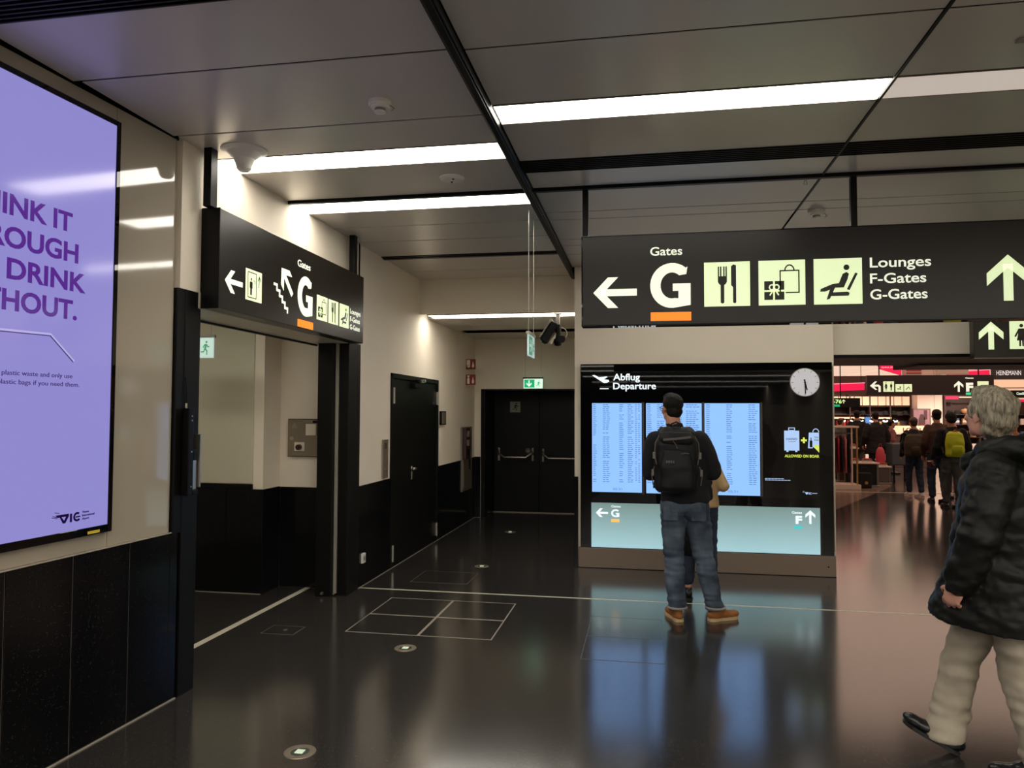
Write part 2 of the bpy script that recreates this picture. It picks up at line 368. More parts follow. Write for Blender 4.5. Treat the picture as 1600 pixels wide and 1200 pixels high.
# ---- back wall with the recessed double door
bm = newbm()
bx(bm, -2.80, -2.516, 11.25, 12.1, 0, 3.4); bx(bm, -2.516, -0.6, 11.25, 12.1, 1.99, 3.4)
wall_back = struct('wall_back', bm, M_wall)
boxpiece('granite_slab', -2.60, -2.518, 11.238, 11.26, 0.004, 0.937, M_gran, wall_back, 0.001)
# ---- wall with the board, right of the corridor
bm = newbm(); bx(bm, -0.739, 1.878, 7.90, 12.1, 0, 3.4); wall_right = struct('wall_right', bm, M_wall)
boxpiece('granite_slab', -0.742, -0.70, 7.882, 7.905, 0.004, 0.946, M_gran, wall_right, 0.001)
# ---- lintel to the shops
bm = newbm(); bx(bm, 1.878, 7.2, 8.02, 8.3, 2.225, 3.4); wf = struct('wall_front', bm, M_wall)
bm = newbm(); bx(bm, 1.88, 7.2, 8.0, 9.0, 2.19, 2.222); bx(bm, 1.88, 3.05, 9.0, 9.3, 2.19, 2.4); bx(bm, 3.05, 7.2, 9.0, 9.9, 2.17, 2.4); obj('soffit_panel', bm, M_black, wf)
# ---- walls out of view
bm = newbm(); bx(bm, 6.95, 7.2, -38.2, 8.3, 0, 3.4); struct('wall_side', bm, M_wall)
bm = newbm(); bx(bm, -5.4, 7.2, -38.3, -38.0, 0, 3.4); struct('wall_rear', bm, mat('dark_rear_wall', (0.012, 0.011, 0.010, 1), .6))
# ---- side passage (recess) walls
bm = newbm()
bx(bm, -5.2, -3.375, 6.155, 6.7, 0, 2.9); bx(bm, -3.375, -2.80, 6.465, 6.7, 0, 2.9); bx(bm, -5.3, -5.2, 3.6, 6.7, 0, 2.9); bx(bm, -5.2, -2.92, 3.5, 3.62, 0, 2.9)
wr = struct('wall_recess', bm, M_wall)
for x0, x1 in ((-5.19, -4.33), (-4.326, -3.72), (-3.716, -3.378)):
    boxpiece('granite_slab', x0, x1, 6.135, 6.16, 0.004, 0.928, M_gran, wr, 0.001)
boxpiece('granite_slab', -3.376, -3.36, 6.137, 6.45, 0.004, 0.928, M_gran, wr, 0.001)
boxpiece('granite_slab', -3.358, -2.84, 6.447, 6.47, 0.004, 0.923, M_gran, wr, 0.001)
boxpiece('wall_panel', -5.19, -3.470, 6.141, 6.156, 0.978, 2.72, M_greenglass, wr, 0.001)
boxpiece('wall_ledge', -5.19, -3.470, 6.132, 6.156, 0.93, 0.972, M_black, wr, 0.001)
boxpiece('floor_trim', -5.19, -3.37, 6.128, 6.136, 0, 0.005, M_thinline, wr, 0.0005)
bm = newbm(); bx(bm, -5.3, -2.80, 3.5, 6.7, 2.75, 2.85); struct('ceiling_recess', bm, M_ceil2)
# passage lintel underside in bright metal
boxobj('soffit_panel', -2.935, -2.612, 3.98, 6.30, 2.236, 2.335, mat('soffit_alu', lin(205, 196, 180), .35, metal=.25), wall_left, 0.002)
boxobj('soffit_edge', -2.955, -2.935, 3.98, 6.30, 2.222, 2.34, M_black, wall_left, 0.002)

# ---- black steel posts of the side passage
bm = newbm(); bbx(bm, -2.92, -2.618, 3.86, 4.008, 0, 2.335, 0.003); bbx(bm, -2.66, -2.622, 3.79, 3.87, 0.93, 2.33, 0.003)
post1 = struct('trim_1', bm, M_black)
bm = newbm(); bbx(bm, -2.87, -2.725, 6.17, 6.30, 0, 2.25, 0.004); bbx(bm, -2.69, -2.60, 6.225, 6.50, 0, 2.25, 0.003); bbx(bm, -2.87, -2.69, 6.30, 6.46, 0, 2.25, 0.003)
post2 = struct('trim_2', bm, M_black)
boxobj('guide_rail', -2.722, -2.694, 6.215, 6.30, 0.02, 2.25, M_grey, post2, 0.002)
bm = newbm()
cyl(bm, (-2.80, 6.15, 0.03), (-2.80, 6.17, 0.03), 0.012); cyl(bm, (-2.71, 6.2, 0.02), (-2.71, 6.215, 0.02), 0.01)
obj('guide_bolts', bm, M_steel, post2)

# ================================================================== CEILING
bm = newbm(); bx(bm, -5.4, 7.2, -38.2, 12.1, 3.235, 3.40)
ceiling = struct('ceiling', bm, M_black)
def cpanel(x0, x1, y0, y1, z=CEIL, m=None): boxpiece('ceiling_panel', x0, x1, y0, y1, z, z+0.006, m or M_ceil, ceiling, 0.001)
G = 0.008
def rows(x0, x1, ys):
    for a, b_ in zip(ys[:-1], ys[1:]): cpanel(x0, x1, a+G, b_-G)
XL0, XL1, XR0, XR1 = -2.62, -0.825, -0.762, 1.148
rows(-2.672, XL1, (2.515, 3.04)); rows(-2.637, XL1, (3.04, 3.75)); rows(XL0, XL1, (3.75, 4.145)); rows(XL0, XL1, (4.425, 5.06)); rows(XL0, XL1, (5.43, 5.90, 6.43, 7.05)); rows(XL0, XL1, (7.21, 7.85, 8.36))
rows(XR0, XR1, (2.35, 3.055, 3.642)); rows(XR0, XR1, (3.895, 4.495)); rows(XR0, XR1, (4.705, 5.06)); rows(XR0, XR1, (5.12, 5.70, 5.93, 6.612)); rows(XR0, XR1, (6.868, 7.25, 7.89))
for x0, x1 in ((1.166, 3.07), (3.088, 5.0), (5.018, 6.95)):
    rows(x0, x1, (2.35, 3.055, 3.642)); cpanel(x0, x1, 3.65, 3.89) if x0 > 2 else None
    rows(x0, x1, (3.895, 4.495)); rows(x0, x1, (4.705, 5.06)); rows(x0, x1, (5.12, 5.70, 5.93, 6.612)); rows(x0, x1, (6.868, 7.25, 8.0)); cpanel(x0, x1, 6.62, 6.86) if x0 > 2 else None
# long tracks
def track(x0, x1, y0, y1, z0, z1, name='ceiling_track'): return boxobj(name, x0, x1, y0, y1, z0, z1, M_blackgl if False else M_black, ceiling, 0.003)
track(-0.822, -0.768, -38, 8.40, 3.155, 3.235)
track(-0.812, -0.778, -38, 8.40, 3.148, 3.16, 'track_lip')
track(1.150, 1.164, -38, 5.94, 3.183, 3.235)
track(-2.62, 6.95, 5.072, 5.112, 3.172, 3.235)
track(-2.62, -0.825, 7.06, 7.20, 3.185, 3.235)
track(-2.62, -0.825, 7.10, 7.16, 3.176, 3.19, 'track_lip')
track(-0.77, -0.60, 8.12, 8.20, 3.15, 3.235)
# slot diffusers (grilles)
def grille(x0, x1, y0, y1):
    g = boxobj('slot_diffuser', x0, x1, y0, y1, 3.205, 3.235, M_black, ceiling)
    n = 6 if y1-y0 < 0.22 else 9
    for i in range(n+1):
        y = y0+(y1-y0)*i/n
        boxpiece('slat', x0, x1, y-0.005, y+0.005, 3.182, 3.206, M_black, g, 0.001)
    return g
grille(XR0, 3.07, 4.502, 4.698); grille(3.09, 6.95, 4.502, 4.698); grille(-2.70, XL1, 2.26, 2.508)
# lower ceiling of the corridor end and its bulkhead
bm = newbm(); bx(bm, -2.62, -0.73, 8.36, 8.395, 2.78, 3.3); struct('trim_3', bm, M_wall)
bm = newbm(); bx(bm, -2.62, -0.73, 8.395, 11.3, 2.815, 3.0); lowc = struct('ceiling_corridor', bm, M_black)
for y0, y1 in ((8.70, 9.45), (9.455, 10.02), (10.42, 10.80), (10.805, 11.24)):
    boxpiece('ceiling_panel', -2.612, -0.74, y0, y1, 2.77, 2.778, M_ceil, lowc, 0.001)
# hidden rear part of the hall ceiling
for x0, x1 in ((-5.3, -2.63), (XL0, XL1), (XR0, XR1), (1.166, 3.07), (3.088, 5.0), (5.018, 6.95)):
    y = 2.34
    k = 0
    while y > -37:
        cpanel(x0, x1, y-1.4, y-0.3+G); y -= 1.406

# ---- ceiling lights
def light(x0, x1, y0, y1, z, label, group=None, frame=0.006):
    t = thing('ceiling_light', label, 'light', ((x0+x1)/2, (y0+y1)/2, z), 0, group)
    cx, cy = (x0+x1)/2, (y0+y1)/2
    bm = newbm(); bx(bm, x0-cx, x1-cx, y0-cy, y1-cy, 0.0, 0.012); obj('diffuser', bm, M_lamp, t)
    bm = newbm()
    for a, b_, c, e in ((x0-cx-0.004, x1-cx+0.004, y0-cy-frame, y0-cy), (x0-cx-0.004, x1-cx+0.004, y1-cy, y1-cy+frame)):
        bx(bm, a, b_, c, e, -0.002, 0.03)
    obj('frame', bm, M_alu, t)
    bm = newbm(); bx(bm, x0-cx, x1-cx, y0-cy, y1-cy, 0.013, 0.03); obj('housing', bm, M_white, t)
    return t
light(XR0+0.004, XR1-0.004, 3.652, 3.886, CEIL, 'wide ceiling light strip right of the long black track, longest and brightest in view')
light(XL0+0.0, XL1-0.002, 4.152, 4.418, CEIL, 'ceiling light strip left of the black track, passing behind the white cone antenna')
light(XL0+0.0, XL1-0.002, 5.122, 5.42, CEIL, 'ceiling light strip left of the black track, farther one beside the dark rail')
light(-2.53, -0.785, 8.40, 8.69, 2.77, 'low ceiling light strip at the start of the dark corridor below the bulkhead')
lt = light(1.170, 3.066, 3.652, 3.886, CEIL, 'dimmer pinkish ceiling light strip right of the thin ceiling track')
for ch in lt.children:
    if ch.name.startswith('diffuser'): ch.data.materials[0] = mat('dim_diffuser', lin(220, 208, 196), .4, emis=(1, .86, .76, 1), es=.42, sample=True)
tr_ = light(-4.4, -3.2, 4.7, 4.95, 2.742, 'ceiling light strip inside the side passage, hidden behind the hanging sign')
cpanel(XR0, -0.32, 6.62, 6.86); light(-0.30, XR1-0.004, 6.62, 6.86, CEIL+0.0, 'added ceiling light strip brightening the board wall, hidden behind the long sign')  # unseen strip, added to lift the light on the board wall
light(1.170, 3.066, 6.62, 6.86, CEIL+0.0, 'added ceiling light strip brightening the shop lintel, hidden behind the long sign')  # second unseen strip, added to brighten the lintel side
for i in list(range(8))+[9, 12, 16, 21]:
    yy = 2.34 - 0.165 - 1.406*(i+1)
    for x0, x1 in ((XL0, XR1), (1.166, 6.95)) if i > 6 else ((XR0, XR1), (3.088, 5.0), (XL0, XL1), (1.166, 3.07), (5.018, 6.95)):
        light(x0+0.004, x1-0.004, yy-0.062-0.06, yy+0.16, CEIL, 'ceiling light strip of the hall behind the viewpoint', 'ceiling lights behind the viewpoint')

# ================================================================== DOORS
# door_1: black steel door in the corridor's left wall
bm = newbm(); bx(bm, -2.70, -2.66, 7.40, 9.13, 0.0, 2.02)
d1 = struct('door_1', bm, M_door)
bm = newbm(); bbx(bm, -2.66, -2.60, 7.37, 7.42, 0, 2.035, 0.003); bbx(bm, -2.66, -2.60, 9.11, 9.16, 0, 2.035, 0.003); bbx(bm, -2.66, -2.60, 7.37, 9.16, 1.985, 2.035, 0.003)
obj('door_frame', bm, M_door, d1)
boxobj('door_leaf', -2.66, -2.622, 7.425, 9.105, 0.01, 1.98, M_door, d1, 0.002)
for y, z in ((7.44, 1.80), (9.10, 1.80), (9.10, 0.145), (7.44, 0.145)):
    bm = newbm(); cyl(bm, (-2.598, y, z-0.085), (-2.598, y, z+0.085), 0.011); bbx(bm, -2.62, -2.60, y-0.012, y+0.012, z-0.08, z+0.08, 0.002)
    obj('hinge', bm, M_steel, d1)
bm = newbm(); cyl(bm, (-2.622, 8.12, 0.985), (-2.56, 8.12, 0.985), 0.011); tube(bm, [(-2.565, 8.12, 0.985), (-2.56, 8.07, 0.985), (-2.56, 7.98, 0.985)], 0.0105, 10)
lathe(bm, [(0.0, 0.0), (0.027, 0.0), (0.027, 0.008), (0.0, 0.010)], 20, Matrix.Translation((-2.622, 8.12, 0.985)) @ Matrix.Rotation(pi/2, 4, 'Y'))
obj('door_handle', bm, M_steel, d1, smooth=True)
bm = newbm(); bbx(bm, -2.622, -2.616, 8.105, 8.135, 0.86, 0.95, 0.002); obj('lock_plate', bm, M_grey, d1)
bm = newbm(); bbx(bm, -2.622, -2.565, 8.07, 8.33, 1.90, 1.955, 0.006); bbx(bm, -2.60, -2.56, 8.20, 8.26, 1.955, 2.0, 0.004); tube(bm, [(-2.58, 8.2, 1.975), (-2.545, 8.33, 1.99), (-2.59, 8.48, 2.0)], 0.009, 8)
obj('door_closer', bm, M_black, d1)
bm = newbm(); bbx(bm, -2.57, -2.545, 8.26, 8.35, 1.965, 2.0, 0.004); bbx(bm, -2.585, -2.56, 8.40, 8.47, 1.975, 2.01, 0.004); obj('closer_bracket', bm, M_steel, d1)

# door_2: double fire door at the corridor's end
bm = newbm(); bx(bm, -2.516, -0.6, 12.0, 12.08, 0, 2.1)
d2 = struct('door_2', bm, M_door)
bm = newbm(); bbx(bm, -2.53, -2.45, 11.26, 12.0, 0, 2.0, 0.003); bbx(bm, -2.53, -0.62, 11.26, 12.0, 1.965, 2.0, 0.003)
obj('door_frame', bm, M_door, d2)
boxobj('door_leaf', -2.445, -1.70, 11.955, 11.995, 0.01, 1.958, M_door, d2, 0.003)
boxobj('door_leaf', -1.675, -0.9, 11.95, 11.99, 0.01, 1.958, M_door, d2, 0.003)
boxobj('threshold', -2.45, -0.75, 11.90, 11.95, 0, 0.012, M_alu, d2, 0.002)
def pushbar(x0, x1, z):
    bm = newbm()
    for x, s in ((x0, 1), (x1, -1)):
        if x is None: continue
        bbx(bm, x-0.012, x+0.018, 11.905, 11.955, z+0.06, z+0.15, 0.004); bbx(bm, x-0.012, x+0.018, 11.905, 11.955, z-0.06, z+0.04, 0.004)
    obj('bar_mount', bm, M_grey, d2)
    bm = newbm(); tube(bm, [(x0, 11.89, z+0.10), (x0, 11.86, z+0.07), (x0+0.10, 11.84, z-0.0), (x1-0.10, 11.84, z), (x1, 11.86, z+0.07), (x1, 11.89, z+0.10)], 0.014, 10)
    obj('push_bar', bm, M_steel, d2, smooth=True)
pushbar(-2.36, -1.80, 0.90); pushbar(-1.63, -0.95, 0.89)
P = Plane((-2.16, 11.953, 1.66), (1, 0, 0), (0, 0, 1), d2)
lum = mat('luminous_sticker', lin(135, 138, 118), 0.6)
s = P.polys('exit_sticker', [rect(-.02, -.03, .15, .145)], lum, 1); P.polys('running_figure', [[(-.01+a*.16, -.02+b*.155) for a, b in q] for q in RUN], M_black, 2, parent=s)
P = Plane((-1.88, 11.953, 0.985), (1, 0, 0), (0, 0, 1), d2)
s = P.polys('arrow_sticker', [disc(0, 0.02, .045, 16)], mat('dim_sticker', lin(70, 72, 66), 0.6), 1); P.polys('arrow', arrow(0, 0.02, 0.06, 0.05, -pi/2), lum, 2, parent=s)

# ================================================================== WALL FITTINGS (corridor)
def wallthing(name, label, cat, y0, y1, z0, z1, depth, m, b=0.003, group=None):
    t = thing(name, label, cat, (XW, (y0+y1)/2, z0), 0, group)
    bm = newbm(); bbx(bm, 0, depth, (y0-y1)/2, (y1-y0)/2, 0, z1-z0, b); return t, obj('housing', bm, m, t)
t, hs = wallthing('intercom_plate', 'slim steel intercom plate on the pale wall just left of the black side door', 'intercom', 7.125, 7.285, 0.952, 1.345, 0.012, M_alu)
bm = newbm()
for i in range(5): bx(bm, 0.012, 0.0135, -0.04, 0.04, 0.30+i*0.012, 0.306+i*0.012)
obj('speaker_slots', bm, M_black, t); bm = newbm(); cyl(bm, (0.012, 0, 0.09), (0.02, 0, 0.09), 0.016); obj('call_button', bm, M_steel, t)
t, hs = wallthing('card_reader', 'small square black-framed reader on the wall right of the black side door', 'card reader', 9.235, 9.46, 1.46, 1.64, 0.03, M_black)
boxobj('reader_face', 0.03, 0.036, -0.085, 0.10, 0.015, 0.165, M_alu, t, 0.003)
t, hs = wallthing('power_socket', 'small white socket plate low on black granite beside the black post', 'socket', 6.57, 6.64, 0.215, 0.305, 0.022, M_white); t.location.x += 0.008
bm = newbm(); cyl(bm, (0.022, 0, 0.045), (0.0235, 0, 0.045), 0.024); obj('socket_inset', bm, M_grey, t)
t, hs = wallthing('hydrant_cabinet', 'flat grey steel hydrant cabinet on the corridor wall near the double door', 'cabinet', 10.36, 10.97, 0.48, 1.41, 0.028, mat('cabinet_steel', lin(128, 122, 112), 0.4, metal=0.4))
bm = newbm(); bbx(bm, 0.026, 0.034, -0.25, 0.27, 0.02, 0.91, 0.003); obj('cabinet_door', bm, M_alu, t)
for z in (0.30, 0.58): boxobj('cabinet_window', 0.033, 0.037, 0.06, 0.17, z, z+0.2, M_black, t, 0.001)
t = thing('fire_call_box', 'dark fire alarm box mounted over the hydrant cabinet\'s upper left edge', 'alarm box', (-2.575, 10.46, 0.95))
bm = newbm(); bbx(bm, 0, 0.05, -0.12, 0.14, 0, 0.45, 0.005); obj('housing', bm, mat('dark_red_box', lin(52, 26, 22), 0.5), t)
for z in (0.05, 0.19, 0.32): boxobj('alarm_button', 0.05, 0.055, -0.07, 0.08, z, z+0.09, M_grey if z > 0.1 else M_black, t, 0.002)
for k, (zt, zb, what) in enumerate(((2.415, 2.265, 'hose'), (2.185, 2.03, 'extinguisher'))):
    t = thing('fire_sign', ('upper' if k == 0 else 'lower')+' of two dark red fire equipment signs projecting from the corridor wall', 'sign', (XW, 10.66, zb))
    bm = newbm(); bbx(bm, 0, 0.15, -0.004, 0.0, 0, zt-zb, 0.001); obj('sign_plate', bm, M_red, t)
    P = Plane((0, -0.0045, 0), (1, 0, 0), (0, 0, 1), t); H = zt-zb
    if k == 0: P.polys('hose_symbol', [rect(.012, .065, .066, H-.014), rect(.03, .03, .066, .06)] + arc_shapes(.04, .05, .022, .007, 0, 2*pi, 14), M_cream, 1)
    else: P.polys('extinguisher_symbol', [rect(.022, .02, .058, H-.055), rect(.030, H-.05, .050, H-.03), rect(.02, H-.028, .062, H-.014)], M_cream, 1)
    P.polys('flame_symbol', [[(.082+a*.055, .012+b*(H-.03)) for a, b in q] for q in FLAME], M_cream, 1)

# holder on the near post
t = thing('door_holder', 'black door holder with bright steel plates and a cable on the near black post', 'door holder', (-2.618, 3.9, 1.14))
bm = newbm(); bbx(bm, 0, 0.045, -0.05, -0.005, 0, 0.50, 0.004); obj('housing', bm, M_black, t)
bm = newbm()
for z in (0.05, 0.25, 0.43, 0.455): cyl(bm, (0.045, -0.025, z), (0.048, -0.025, z), 0.005)
cyl(bm, (0.0, -0.018, 0.50), (0.0, -0.018, 0.53), 0.009); obj('screws', bm, M_steel, t, kind='stuff')
bm = newbm(); tube(bm, [(0.005, -0.02, 0.52), (0.008, -0.025, 0.60), (0.004, -0.03, 0.66), (0.0, -0.032, 0.68)], 0.003, 6); obj('cable', bm, M_black, t)
bm = newbm(); bbx(bm, 0.0, 0.04, 0.0, 0.035, 0.03, 0.20, 0.002); obj('magnet', bm, M_steel, t)
bm = newbm(); bbx(bm, 0.0, 0.055, 0.045, 0.056, 0.04, 0.35, 0.002); obj('armature_plate', bm, M_steel, t)
bm = newbm(); bbx(bm, 0, 0.045, -0.006, 0.036, 0.20, 0.26, 0.006); bbx(bm, 0, 0.05, -0.01, 0.04, 0.0, 0.03, 0.005); obj('bracket', bm, M_black, t)

# control panel in the recess
t = thing('control_cabinet', 'grey metal control cabinet with rotary switch and small display in the side passage', 'cabinet', (-3.283, 6.447, 1.206))
cab = mat('cabinet_grey', lin(132, 120, 102), 0.4, metal=0.3)
boxobj('housing', 0, 0.36, -0.012, 0.0, 0, 0.352, M_black, t, 0.002); boxobj('cabinet_door', 0.006, 0.354, -0.02, -0.012, 0.006, 0.345, cab, t, 0.002)
P = Plane((0, -0.02, 0), (1, 0, 0), (0, 0, 1), t)
k = P.polys('keypad', [rect(.185, .20, .285, .305)], M_cream, 2, th=0.008)
P.polys('display', [rect(.205, .25, .262, .275)], M_black, 8, parent=k); P.polys('key', [disc(.21, .228, .007), disc(.235, .228, .007), disc(.26, .228, .007)], M_black, 8, parent=k)
P.polys('nameplate', [rect(.25, .312, .33, .338)], M_black, 2)
P.polys('warning_label', [[(.035, .265), (.10, .265), (.067, .318)]], M_grey, 1)
P.polys('key_lock', [disc(.042, .172, .018)], M_steel, 2)
k = P.polys('switch_plate', [rect(.07, .055, .17, .135)], M_cream, 1)
bm = newbm(); cyl(bm, (.12, -.02, .09), (.12, -.055, .09), .027, .024, 20); bbx(bm, .113, .127, -.07, -.05, .065, .115, .003); obj('rotary_switch', bm, mat('switch_brown', lin(50, 26, 14), 0.4), k)

# ================================================================== HANGING SIGNS
def big_G(P, u, v, cap, w, m, lay=1, parent=None):
    # heavy capital G with a horizontal bar
    cx, cy = u+w*.54, v+cap*.5; T = cap*.21
    polys = arc_shapes(cx, cy, w*.54-T*.05, T, radians(58), radians(278), 22, cap*.5-T*.5+T*.5-T*.0) if False else []
    rx, ry = w*.54-T*.5+T*.5, cap*.5; n = 22
    for i in range(n):
        A = radians(50)+radians(233)*i/n; B = radians(50)+radians(233)*(i+1)/n; q = lambda a, k: (cx+(rx-(T*1.08)*k)*cos(a), cy+(ry-T*k)*sin(a))
        polys.append([q(A, 1), q(A, 0), q(B, 0), q(B, 1)])
    # top terminal, right stem with foot
    e = q(radians(50), 0); e1 = q(radians(50), 1)
    polys.append([e1, (u+w*.895, v+cap*.745), (u+w*.925, v+cap*.915), e])
    polys.append([(u+w*.70, v+cap*.54), (u+w*.70, v+cap*.20), (u+w*1.0, v+cap*.055), (u+w*1.0, v+cap*.54)])
    polys.append([q(radians(283), 0), q(radians(283), 1), (u+w*.72, v+cap*.21), (u+w*1.0, v+cap*.06)])
    polys.append([(u+w*.56, v+cap*.375), (u+w*.56, v+cap*.54), (u+w*.70, v+cap*.54), (u+w*.70, v+cap*.375)])
    P.polys('gate_letter', polys, m, lay, parent=parent)
def sign_left():
    t = thing('hanging_sign', 'dark illuminated hanging sign over the side passage with lift and stairs symbols', 'sign', (-2.497, 4.0, 2.24))
    L = 2.295; H = 0.60
    bm = newbm(); bbx(bm, -0.115, 0, 0, L, 0, H, 0.004); hs = obj('housing', bm, M_sign, t)
    bm = newbm(); bbx(bm, -0.12, 0.002, -0.006, 0.0, -0.003, H+0.003, 0.001); obj('end_cap', bm, M_black, t)
    for y in (0.0, 2.20):
        bm = newbm(); bbx(bm, -0.078, -0.028, y-0.09+0.03, y+0.03-0.02, H, CEIL-2.24+0.002, 0.003); obj('hanger', bm, M_black, t)
    P = Plane((0.0002, 0, 0), (0, 1, 0), (0, 0, 1), t)
    z0 = 2.24
    P.polys('arrow', arrow(0.16, 2.42-z0, 0.20, 0.14, pi), M_litw)
    pic(P, 'lift_symbol', LIFT, 0.295, 2.338-z0, 0.2, 0.2, t, M_lit, M_sign)
    P.polys('arrow', arrow(0.845, 2.545-z0, 0.235, 0.17, pi-0.80), M_litw)
    st = []; x, y = 0.655, 2.508-z0
    for i in range(5): st += [rect(x, y-0.018, x+0.055, y), rect(x+0.037, y-0.045, x+0.055, y-0.016)]; x += 0.039; y -= 0.036
    P.polys('stairs_symbol', st, M_litw)
    P.text('lettering', 'Gates', 1.003, 2.690-z0, 0.052, 0.21, M_litw, bold=0.012)
    big_G(P, 1.01, 2.335-z0, 0.30, 0.245, M_litw)
    P.polys('orange_bar', [rect(1.015, 2.248-z0, 1.27, 2.303-z0)], M_orange)
    pic(P, 'gift_symbol', GIFT, 1.331, 2.340-z0, 0.192, 0.192, t, M_lit, M_sign)
    pic(P, 'cutlery_symbol', FORK, 1.545, 2.338-z0, 0.192, 0.192, t, M_lit, M_sign)
    pic(P, 'seat_symbol', SEAT, 1.765, 2.336-z0, 0.192, 0.192, t, M_lit, M_sign)
    for s_, z in (('Lounges', 2.472), ('F-Gates', 2.404), ('G-Gates', 2.336)):
        P.text('lettering', s_, 1.988, z-z0, 0.045, 0.235 if s_[0] == 'L' else 0.22, M_litw, bold=0.012)
sign_left()
def sign_face(P, t):
    """layout in metres, u = x+0.423, v = z-2.222"""
    U = lambda x: x+0.423
    V = lambda z: z-2.222
    P.polys('arrow', arrow(U(-0.199), V(2.448), 0.296, 0.212, pi), M_litw)
    P.text('lettering', 'Gates', U(0.040), V(2.694), 0.060, 0.213, M_litw, bold=0.012)
    big_G(P, U(0.039), V(2.334), 0.306, 0.268, M_litw)
    P.polys('orange_bar', [rect(U(0.042), V(2.247), U(0.310), V(2.305))], M_orange)
    pic(P, 'cutlery_symbol', FORK, U(0.396), V(2.337), 0.296, 0.298, t, M_lit, M_sign)
    pic(P, 'gift_symbol', GIFT, U(0.747), V(2.337), 0.294, 0.298, t, M_lit, M_sign)
    pic(P, 'seat_symbol', SEAT, U(1.094), V(2.335), 0.297, 0.300, t, M_lit, M_sign)
    P.text('lettering', 'Lounges', U(1.439), V(2.569), 0.066, 0.366, M_litw, bold=0.012)
    P.text('lettering', 'F-Gates', U(1.439), V(2.465), 0.066, 0.336, M_litw, bold=0.012)
    P.text('lettering', 'G-Gates', U(1.439), V(2.361), 0.066, 0.342, M_litw, bold=0.012)
    P.polys('arrow', arrow(U(2.250), V(2.480), 0.292, 0.245, pi/2), M_lit)
t = thing('hanging_sign', 'long dark illuminated hanging sign with large gate letter above the departure board', 'sign', (-0.423, 5.09, 2.222))
bm = newbm(); bbx(bm, 0, 3.9, 0, 0.10, 0, 0.620, 0.004); obj('housing', bm, M_sign, t)
bm = newbm(); bbx(bm, -0.004, 3.904, -0.003, 0.103, 0.617, 0.624, 0.001); bbx(bm, -0.004, 3.904, -0.002, 0.102, -0.006, 0.001, 0.001); bbx(bm, -0.006, 0.0, -0.002, 0.102, -0.004, 0.62, 0.001); obj('edge_trim', bm, M_blackgl, t)
for x in (0.0, 1.755, 3.5):
    bm = newbm(); bbx(bm, x+0.0, x+0.04, 0.01, 0.05, 0.62, CEIL-2.222-0.015, 0.003); obj('hanger', bm, M_black, t)
sign_face(Plane((0, -0.0005, 0), (1, 0, 0), (0, 0, 1), t), t)
sign_face(Plane((3.9, 0.1005, 0), (-1, 0, 0), (0, 0, 1), t), t)
# smaller sign behind it
t = thing('hanging_sign', 'smaller dark hanging sign with arrow and toilet symbols behind the long sign at right', 'sign', (3.055, 7.6, 2.147))
bm = newbm(); bbx(bm, 0, 1.5, 0, 0.10, 0, 0.45, 0.004); obj('housing', bm, M_sign, t)
bm = newbm(); bbx(bm, -0.002, 1.502, -0.003, 0.0, -0.004, 0.004, 0.001); obj('edge_trim', bm, M_alu, t)
for x in (0.1, 1.35):
    bm = newbm(); bbx(bm, x, x+0.04, 0.03, 0.07, 0.45, CEIL-2.147+0.002, 0.003); obj('hanger', bm, M_black, t)
P = Plane((0, -0.0005, 0), (1, 0, 0), (0, 0, 1), t)
P.polys('arrow', arrow(0.148, 0.213, 0.262, 0.21, pi/2), M_lit)
bgp = P.polys('pictogram_panel', [rect(0.305, 0.085, 0.585, 0.345)], M_lit)
P.polys('woman_symbol', [[(0.305+a*.2, 0.10+b*.225) for a, b in q] for q in WOMAN], M_sign, 2, parent=bgp); P.polys('man_symbol', [[(0.41+a*.2, 0.10+b*.225) for a, b in q] for q in MAN], M_sign, 2, parent=bgp)

# green emergency exit signs
def exit_sign(label, loc, rotz, W_, H_, wire_z, lit, dirn):
    t = thing('exit_sign', label, 'exit sign', loc, rotz)
    bm = newbm(); bbx(bm, -W_/2-0.01, W_/2+0.01, -0.014, 0.014, H_, H_+0.022, 0.002); obj('top_rail', bm, M_steel if not lit else M_black, t)
    bm = newbm(); bbx(bm, -W_/2, W_/2, -0.006, 0.006, 0, H_, 0.001); obj('light_panel', bm, (MATS.get('dim_panel') or mat('dim_panel', lin(200, 215, 212), 0.4, emis=lin(170, 205, 205), es=0.5)) if not lit else M_greenw, t)
    for sgn in (-1, 1):
        P = Plane((sgn*W_/2*1.0 if False else (-W_/2 if sgn < 0 else W_/2), sgn*0.0065, 0), (-sgn, 0, 0), (0, 0, 1), t)
        g = M_green if lit else M_greend
        wmat = M_greenw if lit else mat('dim_white', lin(200, 225, 215), 0.4, emis=lin(180, 215, 205), es=0.5)
        P.polys('green_field', [rect(0.012, 0.012, W_*0.58, H_-0.012)], g, 1); P.polys('arrow', arrow(W_*0.29, H_/2, H_*0.66, H_*0.55, dirn), wmat, 2)
        P.polys('figure_field', [rect(W_*0.60, 0.012, W_-0.012, H_-0.012)], wmat, 1)
        P.polys('running_figure', [[(W_*0.60+a*W_*.36, 0.012+b*(H_-.03)) for a, b in q] for q in RUN], g, 2)
    for x in (-W_*0.42, W_*0.42):
        bm = newbm(); cyl(bm, (x, 0, H_+0.02), (x, 0, wire_z-loc[2]), 0.0022 if not lit else 0.0018, n=6); obj('wire', bm, M_steel, t)
    return t
exit_sign('glowing green exit sign hanging above the double door', (-1.655, 11.0, 1.99), pi, 0.29, 0.145, 2.77, True, -pi/2)
exit_sign('exit sign on two long wires seen nearly edge-on before the corridor', (-0.872, 5.68, 2.055), pi/2-0.0, 0.30, 0.165, CEIL, False, 0)
